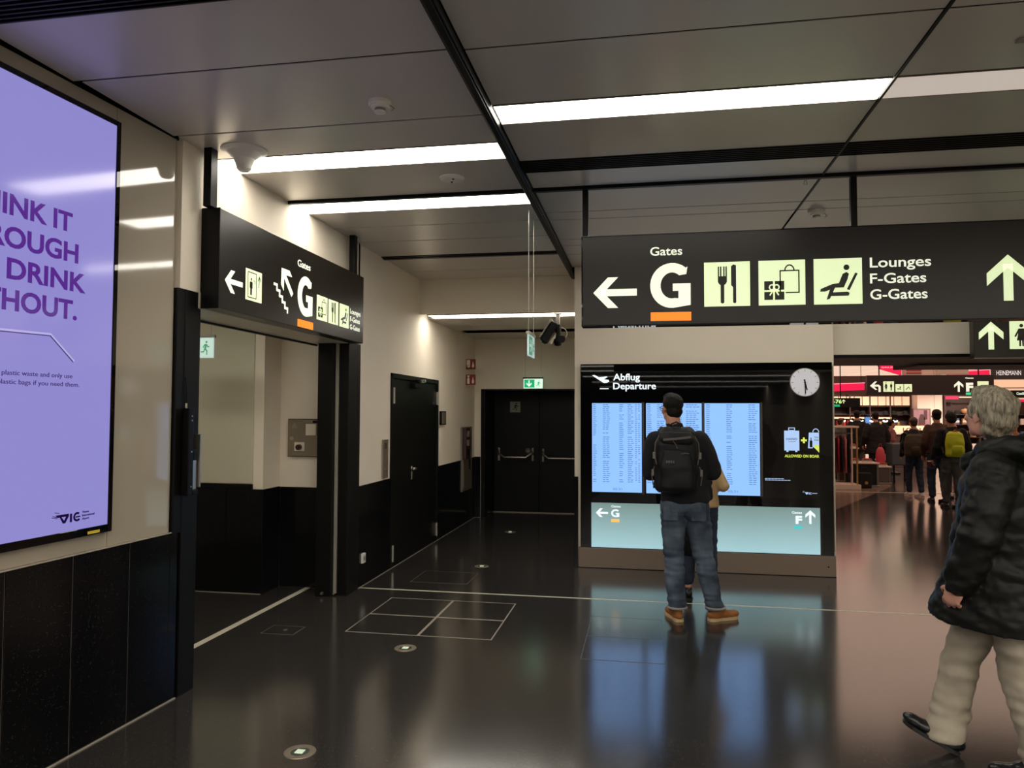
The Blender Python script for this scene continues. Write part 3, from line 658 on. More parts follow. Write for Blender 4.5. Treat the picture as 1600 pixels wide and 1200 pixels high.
exit_sign('pale hanging exit sign inside the side passage', (-3.70, 5.60, 2.07), pi, 0.34, 0.17, 2.75, False, 0)

# cameras hanging below the bulkhead
t = thing('camera_cluster', 'black surveillance cameras hanging on one bracket under the low corridor light', 'camera', (-0.985, 8.46, 2.77))
blk = M_black
bm = newbm(); bbx(bm, -0.022, 0.022, -0.02, 0.02, -0.13, 0.0, 0.003); bbx(bm, -0.045, 0.045, -0.04, 0.04, -0.008, 0.0, 0.002); obj('bracket', bm, M_grey, t)
bm = newbm()
Mx = Matrix.Translation((-0.09, 0, -0.21)) @ Matrix.Rotation(radians(33), 4, 'Y')
tb = newbm(); bbx(tb, -0.045, 0.045, -0.05, 0.05, -0.14, 0.12, 0.012); tb.transform(Mx); me = bpy.data.meshes.new('x'); tb.to_mesh(me); bm.from_mesh(me); tb.free()
cyl(bm, Mx @ Vector((0, 0, -0.14)), Mx @ Vector((0, 0, -0.155)), 0.034); obj('camera_body', bm, blk, t)
bm = newbm(); tb = newbm(); bbx(tb, -0.062, -0.052, -0.055, 0.055, -0.13, 0.13, 0.003); tb.transform(Mx); me = bpy.data.meshes.new('x'); tb.to_mesh(me); bm.from_mesh(me); tb.free(); obj('sun_shield', bm, M_grey, t)
bm = newbm(); Mx2 = Matrix.Translation((-0.045, -0.02, -0.29)) @ Matrix.Rotation(radians(33), 4, 'Y'); tb = newbm(); bbx(tb, -0.014, 0.014, -0.01, 0.01, -0.07, 0.07, 0.003); tb.transform(Mx2); me = bpy.data.meshes.new('x'); tb.to_mesh(me); bm.from_mesh(me); tb.free(); obj('infrared_lamp', bm, M_white, t)
bm = newbm(); cyl(bm, (0.005, 0, -0.13), (0.0, 0, -0.32), 0.032, 0.04, 20); lathe(bm, [(0, -0.05), (0.035, -0.042), (0.055, 0), (0.055, 0.03), (0, 0.035)], 20, Matrix.Translation((0.0, 0, -0.33))); cyl(bm, (0.05, -0.03, -0.30), (0.05, 0.03, -0.30), 0.04, n=20); obj('dome_camera', bm, blk, t, smooth=False)
bm = newbm(); tube(bm, [(0.02+0.085*sin(a)*1.0, 0.02, -0.16-0.075+0.075*cos(a)) for a in [i*pi/10 for i in range(11)]], 0.004, 8); obj('cable', bm, M_grey, t, smooth=True)

# ceiling fittings
def lobj(name, prof, m, t, n=28, loc=(0, 0, 0)):
    bm = newbm(); lathe(bm, prof, n, Matrix.Translation(loc)); return obj(name, bm, m, t, smooth=False)
def smoke(label, x, y, z=CEIL, s=1.0, wire=False):
    t = thing('smoke_detector', label, 'smoke detector', (x, y, z)); t.scale = (s, s, s)
    lobj('base', [(0, 0), (0.058, 0), (0.058, -0.018), (0.052, -0.024), (0, -0.024)], M_white, t)
    lobj('sensor_ring', [(0, -0.02), (0.047, -0.024), (0.044, -0.034), (0.03, -0.036), (0, -0.036)], M_white, t)
    lobj('grille', [(0, -0.035), (0.027, -0.036), (0.027, -0.05), (0, -0.05)], M_grey, t); lobj('cap', [(0, -0.05), (0.03, -0.05), (0.029, -0.056), (0, -0.062)], M_white, t)
    bm = newbm(); tube(bm, [(0.05, 0, -0.02), (0.075, 0, -0.04), (0.06, 0.0, -0.05)], 0.003, 6); obj('clip', bm, M_grey, t)
smoke('round white smoke detector on the ceiling panel left of the black track', -1.312, 3.50)
smoke('round white smoke detector on the ceiling right above the long sign', 1.311, 5.98, s=1.05)
t = thing('antenna_cone', 'white trumpet-shaped antenna cone on the ceiling beside the left sign\'s hanger', 'antenna', (-2.36, 4.02, CEIL))
lobj('cone', [(0, 0), (0.135, 0), (0.134, -0.006), (0.10, -0.020), (0.062, -0.055), (0.046, -0.095), (0.042, -0.115), (0.03, -0.128), (0, -0.132)], M_white, t, 36)
t = thing('ceiling_sensor', 'flat round white sensor disc with two dark dots on the ceiling', 'sensor', (-1.262, 4.73, CEIL))
lobj('disc', [(0, 0), (0.085, 0), (0.083, -0.010), (0.06, -0.018), (0, -0.02)], M_white, t, 32)
lobj('lens', [(0, -0.019), (0.008, -0.019), (0.008, -0.023), (0, -0.023)], M_black, t, 12, (-0.01, 0.03, 0)); lobj('lens', [(0, -0.019), (0.008, -0.019), (0.008, -0.023), (0, -0.023)], M_black, t, 12, (0.015, -0.03, 0))
t = thing('ceiling_sensor', 'small grey recessed sensor plate at the far right of the ceiling', 'sensor', (1.60, 3.36, CEIL)); boxobj('plate', -0.06, 0.1, -0.02, 0.02, -0.01, 0.0, M_grey, t, 0.003)
for x, y, lab in ((-0.86, 4.17, 'tiny clip on the light strip end by the black track'), (1.05, 5.09, 'tiny clip hanging from the dark rail left of the right hanger')):
    t = thing('rail_clip', lab, 'clip', (x, y, CEIL-0.02)); bm = newbm(); tube(bm, [(0, 0, 0), (-0.012, 0, -0.035), (0.012, 0, -0.035), (0.004, 0, 0)], 0.0025, 6); obj('hook', bm, M_grey, t)

# ================================================================== FLOOR FITTINGS
def hatch(label, quads, w=0.007, m=M_thinline, knob=None):
    x0 = min(q[0] for q in quads); y0 = min(q[1] for q in quads)
    t = thing('floor_hatch', label, 'floor hatch', (x0, y0, 0))
    for a, b_, c, e in quads:
        bm = newbm(); bx(bm, a+w-x0, c-w-x0, b_+w-y0, e-w-y0, -0.01, 0.0008); obj('hatch_cover', bm, M_floor, t)
        bm = newbm()
        for r in ((a, b_, c, b_+w), (a, e-w, c, e), (a, b_+w, a+w, e-w), (c-w, b_+w, c, e-w)): bx(bm, r[0]-x0, r[2]-x0, r[1]-y0, r[3]-y0, -0.01, 0.0014)
        obj('hatch_frame', bm, m, t)
    if knob: bm = newbm(); cyl(bm, (knob[0]-x0, knob[1]-y0, 0), (knob[0]-x0, knob[1]-y0, 0.004), 0.016, n=16); obj('lifting_eye', bm, M_steel, t)
xs = (-2.19, -1.63, -1.08); ys = (5.225, 5.72, 6.25)
hatch('steel-edged hatch of four square covers in the floor before the corridor', [(xs[i], ys[j], xs[i+1]-0.002, ys[j+1]-0.002) for i in (0, 1) for j in (0, 1)], 0.009)
darktrim = mat('dark_steel_trim', lin(105, 98, 90), 0.4, metal=0.4)  # darker steel colour for two of the hatches
hatch('single square floor hatch beyond the pale line in the dark corridor', [(-2.22, 6.86, -1.66, 7.36)], 0.006, darktrim)
hatch('small square floor hatch with central eye beside the pale passage line', [(-2.78, 5.07, -2.525, 5.28)], 0.006, darktrim, (-2.64, 5.18))
hatch('narrow two-cover floor hatch before the departure board left of the backpacker', [(-0.425, 4.94, 0.125, 5.455), (-0.425, 5.457, 0.125, 5.98)], 0.005, mat('faint_trim', lin(90, 92, 96), 0.4, metal=0.3))
def floorlamp(label, x, y, s=1.0):
    t = thing('floor_light', label, 'floor light', (x, y, 0)); t.scale = (s, s, 1)
    bm = newbm(); lathe(bm, [(0, 0), (0.076, 0), (0.074, 0.003), (0.046, 0.003), (0.044, 0.001), (0, 0.001)], 36); obj('ring', bm, M_alu, t)
    bm = newbm(); lathe(bm, [(0, 0.001), (0.044, 0.001), (0.043, 0.002), (0, 0.0022)], 28); obj('glass', bm, mat('floor_lamp_glass', lin(70, 80, 70), 0.1), t)
    bm = newbm(); bbx(bm, -0.02, 0.02, -0.02, 0.02, 0.001, 0.0045, 0.001); obj('lens', bm, M_floorglow, t)
floorlamp('round recessed floor light nearest the viewer at the bottom', -1.626, 3.355)
floorlamp('round recessed floor light just before the four-cover floor hatch', -1.628, 4.94)
floorlamp('round recessed floor light beyond the single square floor hatch', -1.70, 7.69)
floorlamp('dim round recessed floor light deepest in the corridor', -1.81, 9.97)

# ================================================================== ADVERTISING SCREEN (left)
t = thing('advertising_screen', 'huge lilac advertising screen with purple lettering on the left wall', 'screen', (0, 0, 0))
Rm = Matrix((( nrm.x, d.x, 0), (nrm.y, d.y, 0), (0, 0, 1))).to_4x4()
t.matrix_world = Matrix.Translation(o0) @ Rm     # local x = out of the wall, local y = along the wall
s1 = -0.455; s0 = -1.80; z0, z1 = 1.021, 3.102
bm = newbm(); bbx(bm, 0, 0.022, s0, s1, z0, z1, 0.003); obj('housing', bm, M_black, t)
bm = newbm()
f = 0.026
for a in ((s0, s0+f, z0, z1), (s1-f, s1, z0, z1), (s0+f, s1-f, z0, z0+f+0.012), (s0+f, s1-f, z1-f, z1)): bbx(bm, 0.022, 0.030, a[0], a[1], a[2], a[3], 0.002)
obj('frame', bm, M_blackgl, t)
boxobj('display_panel', 0.022, 0.025, s0+f, s1-f, z0+f+0.012, z1-f, M_purple, t)
P = Plane((0.0252, 0, 0), (0, 1, 0), (0, 0, 1), t)
Sof = lambda Y: (Y-3.78)/0.99838
def rt_text(name, s, yr, zb, cap, w, m, bold):   # right aligned at world Y
    P.text(name, s, Sof(yr)-w, zb, cap, w, m, 1, bold)
def purple(s, yr, zb, w): rt_text('headline', s, yr, zb, 0.094, w, M_ptext, 0.028)
purple('THINK IT', 3.038, 2.463, 0.548); purple('THROUGH', 3.077, 2.323, 0.655)
purple('OR DRINK', 3.125, 2.187, 0.665); purple('WITHOUT.', 3.077, 2.052, 0.655)
rt_text('small_print', 'Avoid plastic waste and only use', 3.060, 1.776, 0.021, 0.465, M_ptext2, 0.004)
rt_text('small_print', 'take plastic bags if you need them.', 3.102, 1.737, 0.021, 0.505, M_ptext2, 0.004)
P.polys('straw_shadow', [stroke((Sof(2.3), 1.951), (Sof(2.93), 1.964), 0.004), stroke((Sof(2.93), 1.964), (Sof(3.062), 1.853), 0.005)], M_ptext2, 2)
P.polys('straw', [stroke((Sof(2.3), 1.959), (Sof(2.932), 1.972), 0.009), stroke((Sof(2.932), 1.972), (Sof(3.068), 1.857), 0.009)], M_plight, 1)
a = Sof(3.015); zz = 1.100
P.polys('airport_logo', [[(a-.030, zz+.042), (a+.045, zz+.042), (a+.045, zz+.030), (a+.026, zz), (a+.012, zz), (a-.006, zz+.030), (a+.004, zz+.030), (a+.019, zz+.012), (a+.030, zz+.030), (a-.018, zz+.030)],
     rect(a+.052, zz, a+.064, zz+.040)] + arc_shapes(a+.094, zz+.021, .0175, .010, 0.9, 5.6, 12) + [rect(a+.086, zz+.017, a+.112, zz+.024)] +
     [stroke((a-.045, zz+.040), (a-.02, zz+.031), .003), stroke((a-.05, zz+.034), (a-.02, zz+.026), .003), stroke((a-.035, zz+.055), (a-.01, zz+.050), .003)], M_pnavy, 2)
for k, w_ in enumerate((('Vienna', .040), ('International', .075), ('Airport', .042))): P.text('logo_lettering', w_[0], a+.125, zz+.034-k*.016, .011, w_[1], M_pnavy, 1, 0.01)
P.n.x  # (plane keeps its own normal)
Pf = Plane((0.0302, 0, 0), (0, 1, 0), (0, 0, 1), t); Pf.polys('sticker', [rect(Sof(3.17), 1.027, Sof(3.245), 1.041)], M_yellow)

# ================================================================== DEPARTURE BOARD
t = thing('departure_board', 'wall-high black glass departure board with three blue flight screens and light box', 'board', (0, 7.851, 0))
boxobj('frame', -0.672, 1.850, 0.0, 0.049, 0.208, 2.14, M_blackgl, t, 0.003)
bm = newbm(); bbx(bm, -0.690, 1.862, -0.012, 0.05, 0.0, 0.208, 0.003); obj('plinth', bm, M_plinth, t)
bm = newbm(); bbx(bm, -0.690, 1.862, -0.014, -0.008, 0.0, 0.006, 0.001); cyl(bm, (1.79, -0.012, 0.10), (1.79, -0.014, 0.10), 0.008); obj('plinth_trim', bm, M_black, t)
bm = newbm(); bbx(bm, 1.849, 1.858, -0.003, 0.05, 0.25, 2.10, 0.001); obj('edge_trim', bm, M_alu, t)
for x in (-0.018, 0.592, 1.166):
    bm = newbm(); bbx(bm, x-0.011, x+0.011, -0.002, 0.01, 0.775, 1.735, 0.001); obj('divider', bm, M_grey if False else mat('divider_bronze', lin(74, 68, 64), 0.4, metal=0.3), t)
P = Plane((0, -0.0005, 0), (1, 0, 0), (0, 0, 1), t)
random.seed(4)
for x0, x1, zb in ((-0.550, -0.033, 0.793), (0.012, 0.577, 0.790), (0.605, 1.149, 0.787)):
    sc = P.polys('flight_screen', [rect(x0, zb, x1, 1.726)], M_blue, 1)
    w = x1-x0; polys = []; k = 0; z = 1.708
    cols = ((0.02, .09), (.22, .16), (.55, .11), (.72, .13), (.87, .05), (.93, .05)) if x0 < 0 else ((0.03, .10), (.40, .12), (.80, .17)) if x0 > .5 else ((.02, .1), (.2, .17), (.60, .05), (.72, .25))
    while z > 0.90:
        for c, cw in cols:
            if random.random() < .93:
                L = cw*random.uniform(.7, 1.0)*w; q = x0+c*w
                n = max(1, int(L/0.028)); 
                for j in range(n): polys.append(rect(q+L*j/n, z-.004, q+L*(j+random.uniform(.7, .92))/n, z+.004))
        k += 1; z -= 0.0212
    P.polys('timetable_rows', polys, M_btext, 2, parent=sc, kind='stuff')
    if x0 < 0 or x0 > .5: P.text('clock_digits', '05:31', x0+w*.42, 0.815, .024, .095, M_btext, 2, 0.01, parent=sc)
ads = P.polys('advert_screen', [rect(1.183, 0.768, 1.720, 1.712)], M_bdark, 1)
PA = P
PA.polys('suitcase_symbol', [rect(1.385, 1.250, 1.530, 1.450), rect(1.405, 1.236, 1.425, 1.252), rect(1.490, 1.236, 1.510, 1.252)] + frame_shapes(1.425, 1.448, 1.490, 1.482, .008), M_adblue, 2, parent=ads)
PA.polys('plus_symbol', [rect(1.545, 1.344, 1.602, 1.364), rect(1.564, 1.325, 1.583, 1.383)], M_adgreen, 2, parent=ads)
PA.polys('bag_symbol', [[(1.622, 1.432), (1.718, 1.432), (1.718, 1.24), (1.66, 1.29), (1.655, 1.275), (1.612, 1.275)]] + arc_shapes(1.688, 1.436, .028, .008, 0.0, pi, 8, .034), M_adblue, 2, parent=ads)
PA.polys('bottle_symbol', [rect(1.628, 1.285, 1.654, 1.352), rect(1.637, 1.352, 1.645, 1.382)], M_bdark, 3, parent=ads)
PA.polys('ribbon_symbol', [[(1.665, 1.29), (1.685, 1.312), (1.718, 1.30), (1.718, 1.232)]], M_adgreen, 3, parent=ads)
dtx = mat('ad_text_navy', (0.02, 0.03, 0.08, 1), 0.3)
PA.text('suitcase_lettering', 'HAND', 1.405, 1.355, .022, .105, dtx, 3, .01, parent=ads); PA.text('suitcase_lettering', 'LUGGAGE', 1.425, 1.335, .010, .07, dtx, 3, .01, parent=ads)
PA.text('bag_lettering', 'TAX', 1.672, 1.375, .018, .042, dtx, 3, .01, parent=ads); PA.text('bag_lettering', 'FREE', 1.672, 1.350, .015, .042, dtx, 3, .01, parent=ads)
PA.text('advert_lettering', 'ALLOWED ON BOAR', 1.388, 1.182, .028, .330, M_adgreen, 2, .03, parent=ads)
PA.polys('fine_print', [rect(1.196+i*.031, .962, 1.196+i*.031+.026, .968) for i in range(6)] + [rect(1.196+i*.031, .947, 1.196+i*.031+.027, .953) for i in range(8)], M_adblue, 2, parent=ads)
PA.polys('airport_logo', [[(1.578, .835), (1.61, .835), (1.61, .828), (1.60, .812), (1.59, .812)], rect(1.614, .812, 1.620, .833), rect(1.645, .822, 1.695, .827), rect(1.556, .833, 1.578, .836), rect(1.56, .843, 1.57, .846)] + arc_shapes(1.634, .823, .009, .005, .8, 5.6, 8), M_adblue, 2, parent=ads)
lb = P.polys('light_box', [rect(-0.558, 0.216, 1.719, 0.680)], M_lbox, 1)
P.polys('arrow', arrow(-0.447, .575, .128, .092, pi), M_head, 2, parent=lb); P.text('lettering', 'Gates', -.351, .634, .024, .098, M_head, 2, .015, parent=lb)
big_G(P, -.351, .532, .084, .084, M_head, 2, parent=lb); P.polys('orange_bar', [rect(-.351, .481, -.267, .512)], mat('lb_orange', (.8, .4, .1, 1), .4, emis=lin(255, 178, 90), es=1.0), 2, parent=lb)
P.text('lettering', 'Gates', 1.449, .618, .024, .098, M_head, 2, .015, parent=lb); P.text('gate_letter', 'F', 1.486, .517, .082, .062, M_head, 2, .05, parent=lb)
P.polys('turquoise_bar', [rect(1.472, .468, 1.548, .497)], M_turq, 2, parent=lb); P.polys('arrow', arrow(1.626, .588, .135, .095, pi/2), M_head, 2, parent=lb)
P.text('header_lettering', 'Abflug', -.328, 1.966, .072, .279, M_head, 1, .02); P.text('header_lettering', 'Departure', -.328, 1.872, .072, .444, M_head, 1, .02)
P.polys('plane_symbol', [[(-.550, 2.020), (-.525, 2.026), (-.478, 2.000), (-.398, 2.008), (-.385, 2.002), (-.425, 1.978), (-.375, 1.972), (-.368, 1.955), (-.395, 1.940), (-.425, 1.938)], rect(-.468, 1.874, -.375, 1.884)], M_head, 1)
t = thing('wall_clock', 'round white-faced wall clock at the board\'s upper right corner showing half past five', 'clock', (1.587, 7.85, 1.937))
bm = newbm(); lathe(bm, [(0, 0), (0.145, 0), (0.145, 0.012), (0.139, 0.016), (0, 0.016)], 48, Matrix.Rotation(pi/2, 4, 'X')); obj('case', bm, M_grey, t)
bm = newbm(); lathe(bm, [(0, 0.0165), (0.138, 0.0165), (0.138, 0.0172), (0, 0.0172)], 48, Matrix.Rotation(pi/2, 4, 'X')); obj('dial', bm, M_clock, t)
P = Plane((0, -0.0175, 0), (1, 0, 0), (0, 0, 1), t)
P.polys('hour_marks', [stroke((.110*sin(a*pi/6), .110*cos(a*pi/6)), (.131*sin(a*pi/6), .131*cos(a*pi/6)), .005) for a in range(12)], M_grey, 1)
P.polys('minute_hand', [stroke((-.002, .03), (0.004, -.115), .010)], M_black, 3)
P.polys('hour_hand', [stroke((-.006, .03), (.020, -.078), .013)], M_black, 2)
bm = newbm(); 
P.polys('hub', [disc(0, 0, .010)], M_black, 4)

# ================================================================== PEOPLE
M_skin = mat('skin', lin(196, 140, 112), 0.55, noise_amt=0.06, nscale=12)
M_skin2 = mat('skin_pink', lin(190, 138, 120), 0.55, noise_amt=0.06, nscale=12)
M_hairdk = mat('hair_dark', (0.007, 0.005, 0.004, 1), 0.65, spec=0.25, bump=0.5, bscale=160)
def hairmat(name, c1, c2, sx=60, sz=9):
    m = mat(name, c1, 0.55); nt = m.node_tree; b = nt.nodes['Principled BSDF']
    tc = nt.nodes.new('ShaderNodeTexCoord'); mp = nt.nodes.new('ShaderNodeMapping'); mp.inputs['Scale'].default_value = (sx, sx, sz)
    n = nt.nodes.new('ShaderNodeTexNoise'); n.inputs['Scale'].default_value = 1.6; n.inputs['Detail'].default_value = 6; n.inputs['Distortion'].default_value = 0.6
    nt.links.new(tc.outputs['Object'], mp.inputs[0]); nt.links.new(mp.outputs[0], n.inputs['Vector'])
    cr = nt.nodes.new('ShaderNodeValToRGB'); cr.color_ramp.elements[0].position = 0.32; cr.color_ramp.elements[1].position = 0.68
    cr.color_ramp.elements[0].color = c1; cr.color_ramp.elements[1].color = c2
    nt.links.new(n.outputs['Fac'], cr.inputs[0]); nt.links.new(cr.outputs[0], b.inputs['Base Color'])
    bp = nt.nodes.new('ShaderNodeBump'); bp.inputs['Strength'].default_value = 0.8; bp.inputs['Distance'].default_value = 0.004
    nt.links.new(n.outputs['Fac'], bp.inputs['Height']); nt.links.new(bp.outputs['Normal'], b.inputs['Normal'])
    return m
M_hairgrey = hairmat('hair_grey', lin(72, 64, 50), lin(164, 154, 132))
M_hairbrown = mat('hair_brown', lin(60, 40, 28), 0.5, bump=0.6, bscale=160)
def denim(name, c1, c2, sc=5.0):
    m = mat(name, c1, 0.85); nt = m.node_tree; b = nt.nodes['Principled BSDF']; tc = nt.nodes.new('ShaderNodeTexCoord')
    n = nt.nodes.new('ShaderNodeTexNoise'); n.inputs['Scale'].default_value = sc; n.inputs['Detail'].default_value = 5
    nt.links.new(tc.outputs['Object'], n.inputs['Vector'])
    cr = nt.nodes.new('ShaderNodeValToRGB'); cr.color_ramp.elements[0].position = 0.38; cr.color_ramp.elements[1].position = 0.66
    cr.color_ramp.elements[0].color = c1; cr.color_ramp.elements[1].color = c2
    nt.links.new(n.outputs['Fac'], cr.inputs[0]); nt.links.new(cr.outputs[0], b.inputs['Base Color'])
    n2 = nt.nodes.new('ShaderNodeTexNoise'); n2.inputs['Scale'].default_value = 500
    nt.links.new(tc.outputs['Object'], n2.inputs['Vector'])
    bp = nt.nodes.new('ShaderNodeBump'); bp.inputs['Strength'].default_value = 0.3; bp.inputs['Distance'].default_value = 0.001
    nt.links.new(n2.outputs['Fac'], bp.inputs['Height']); nt.links.new(bp.outputs['Normal'], b.inputs['Normal'])
    return m
M_denim = denim('washed_blue_denim', lin(46, 58, 74), lin(92, 106, 122))
M_denimdk = denim('dark_blue_denim', lin(28, 36, 54), lin(50, 62, 84))
M_khaki = denim('beige_trousers', lin(146, 136, 120), lin(174, 164, 146))
M_greyj = denim('grey_trousers', lin(62, 62, 60), lin(92, 90, 86))
M_fleece = mat('black_navy_fleece', (0.007, 0.007, 0.010, 1), 0.9, bump=0.5, bscale=300)
M_coat = mat('black_green_puffer', (0.0042, 0.0048, 0.0036, 1), 0.5, spec=0.25, noise_amt=0.2, nscale=6, bump=0.3, bscale=60)
M_pack = mat('black_backpack_nylon', (0.0035, 0.0035, 0.0045, 1), 0.6, spec=0.3, bump=0.4, bscale=400)
M_packtrim = mat('backpack_grey_trim', lin(84, 78, 74), 0.6)
M_strap = mat('backpack_webbing', lin(22, 21, 23), 0.7)
M_buckle = mat('buckle_grey', lin(104, 98, 90), 0.6)
M_suede = mat('tan_suede', lin(146, 92, 44), 0.85, noise_amt=0.15, nscale=30, bump=0.3)
M_sole = mat('pale_sole', lin(196, 170, 128), 0.7)
M_leather = mat('black_leather', (0.008, 0.008, 0.009, 1), 0.28)
M_beige = mat('beige_knit', lin(190, 160, 116), 0.9, bump=0.6, bscale=250)
M_eye = mat('eye_white', lin(220, 215, 210), 0.2); M_iris = mat('iris', lin(50, 35, 25), 0.2)
V = Vector
def capsule(bm, p0, p1, r0, r1, n=16, flat=1.0, fdir=None):
    """tapered capsule; flat scales the radius along fdir"""
    p0, p1 = V(p0), V(p1); d = (p1-p0); L = max(d.length, 1e-5); d = d/L
    if fdir is not None:
        a = V(fdir); a = (a-d*a.dot(d)).normalized(); b = d.cross(a)
    else: _, a, b = frame(d)
    rs = []
    for k in range(4):
        t = -pi/2+pi/2*(k+0.25)/4.25; rs.append((p0+d*(r0*sin(t)), r0*cos(t)))
    rs += [(p0, r0), (p1, r1)]
    for k in range(4):
        t = pi/2*(k+1)/4.25; rs.append((p1+d*(r1*sin(t)), r1*cos(t)))
    rings = [ring(bm, c, r*flat, a, b, n, r) for c, r in rs]
    skin_rings(bm, rings)
def chain(bm, pts, rad, **k):
    for i in range(len(pts)-1): capsule(bm, pts[i], pts[i+1], rad[i], rad[i+1], **k)
def ellipsoid(bm, c, r, M=None, n=20):
    M = (M or Matrix()).to_4x4(); rs = []
    for k in range(n//2):
        t = -pi/2+pi*(k+0.5)/(n//2)
        rs.append([bm.verts.new(V(c)+(M @ V((r[0]*cos(t)*cos(2*pi*i/n), r[1]*cos(t)*sin(2*pi*i/n), r[2]*sin(t))))) for i in range(n)])
    skin_rings(bm, rs)
def loft(bm, rings, n=28, power=2.0):
    """rings: (cx, cy, cz, rx, ry[, yaw, tilt_y])"""
    out = []
    for R_ in rings:
        cx, cy, cz, rx, ry = R_[:5]; yw = R_[5] if len(R_) > 5 else 0.0; ti = R_[6] if len(R_) > 6 else 0.0
        L = []
        for i in range(n):
            a = 2*pi*i/n; ca, sa = cos(a), sin(a)
            x = rx*math.copysign(abs(ca)**(2/power), ca); y = ry*math.copysign(abs(sa)**(2/power), sa)
            L.append(bm.verts.new((cx+x*cos(yw)-y*sin(yw), cy+x*sin(yw)+y*cos(yw), cz+ti*y)))
        out.append(L)
    skin_rings(bm, out)
def remesh(name, bm, m, parent, voxel=0.01, smooth=3, disp=None, post=2):
    me = bpy.data.meshes.new('tmp'); bmesh.ops.recalc_face_normals(bm, faces=bm.faces); bm.to_mesh(me); bm.free()
    o = bpy.data.objects.new('tmp', me); COL.objects.link(o)
    md = o.modifiers.new('r', 'REMESH'); md.mode = 'VOXEL'; md.voxel_size = voxel; md.adaptivity = 0
    if smooth: s_ = o.modifiers.new('s', 'SMOOTH'); s_.factor = 0.5; s_.iterations = smooth
    dg = bpy.context.evaluated_depsgraph_get(); res = bpy.data.meshes.new_from_object(o.evaluated_get(dg))
    bpy.data.objects.remove(o); bpy.data.meshes.remove(me)
    if disp:
        n = len(res.vertices); import numpy as np
        co = np.empty(n*3, 'f'); res.vertices.foreach_get('co', co); no = np.empty(n*3, 'f'); res.vertices.foreach_get('normal', no)
        co = co.reshape(-1, 3); no = no.reshape(-1, 3); dv = np.array([disp(V(c), V(q)) for c, q in zip(co.tolist(), no.tolist())], 'f')
        co += no*dv[:, None]; res.vertices.foreach_set('co', co.ravel())
    for p in res.polygons: p.use_smooth = True
    res.materials.clear(); res.materials.append(m); res.name = name
    r = bpy.data.objects.new(name, res); COL.objects.link(r); r.parent = parent
    return r
def nz(c, sx, sy, sz, off=0.0): return noise.noise(V((c.x*sx+off, c.y*sy+off*1.7, c.z*sz-off)))
def folds(amp=0.006, s=(5, 5, 16), fine=0.003):
    return lambda c, n: amp*nz(c, *s) + fine*nz(c, s[0]*3, s[1]*3, s[2]*2.3, 5.0)
def quilt(pitch=0.085, amp=0.010, wob=0.02):
    def f(c, n):
        z = c.z + wob*nz(c, 4, 4, 2); q = abs(sin(pi*z/pitch))
        return amp*(q**0.5-0.75) + 0.010*nz(c, 5, 5, 8) + 0.009*nz(c, 14, 14, 26, 3.0) + 0.004*nz(c, 34, 34, 48, 7.0)
    return f
def leg_tube(bm, pts, rad, flare=1.06):
    """trouser leg that ends in a flat hem"""
    chain(bm, pts[:-1], rad[:-1]); a, b_ = V(pts[-2]), V(pts[-1]); n = 20
    _, u, w = V((0, 0, -1)), V((1, 0, 0)), V((0, 1, 0))
    skin_rings(bm, [ring(bm, a, rad[-2], u, w, n), ring(bm, a*.5+b_*.5, (rad[-2]+rad[-1])/2, u, w, n), ring(bm, b_, rad[-1], u, w, n), ring(bm, b_+V((0, 0, -.022)), rad[-1]*flare, u, w, n)])
def hand(bm, w, d, across, curl=0.7, s=1.0):
    """five fingers; across points to the thumb's side; palm faces d x across"""
    w, d, a = V(w), V(d).normalized(), V(across); a = (a-d*a.dot(d)).normalized(); n = d.cross(a)   # palm normal
    Mx = Matrix((a, n, d)).transposed()
    ellipsoid(bm, w+d*0.048*s, (0.041*s, 0.016*s, 0.054*s), Mx); capsule(bm, w-d*0.02*s, w+d*0.03*s, 0.026*s, 0.028*s, flat=0.7, fdir=n)
    for k, (u, L, c) in enumerate(((0.031, .070, .85), (0.0105, .080, .95), (-0.0105, .074, 1.05), (-0.031, .058, 1.15))):
        p = w+d*(0.088-0.006*abs(k-1))*s+a*u*s; an = 0.12; dirn = d*1.0+a*(u*1.2)
        for seg, f in enumerate((.45, .32, .23)):
            an += curl*c*(0.55 if seg == 0 else 0.75)
            v = (dirn.normalized()*cos(an)+n*sin(an)); q = p+v*L*f*s
            capsule(bm, p, q, (.0085-.0008*seg)*s, (.0080-.0008*seg)*s, n=10); p = q
    p = w+d*0.03*s+a*0.030*s; v1 = (d*0.55+a*0.65+n*0.35).normalized(); q = p+v1*0.038*s; capsule(bm, p, q, .0125*s, .0105*s, n=10)
    v2 = (d*0.8+a*0.15+n*(0.4+curl*0.5)).normalized(); r_ = q+v2*0.030*s; capsule(bm, q, r_, .0105*s, .009*s, n=10); capsule(bm, r_, r_+(v2+n*0.3).normalized()*0.02*s, .009*s, .0078*s, n=10)
def headM(c, yaw=0, pitch=0, roll=0): return Matrix.Translation(V(c)) @ Matrix.Rotation(yaw, 4, 'Z') @ Matrix.Rotation(-pitch, 4, 'X') @ Matrix.Rotation(roll, 4, 'Y')
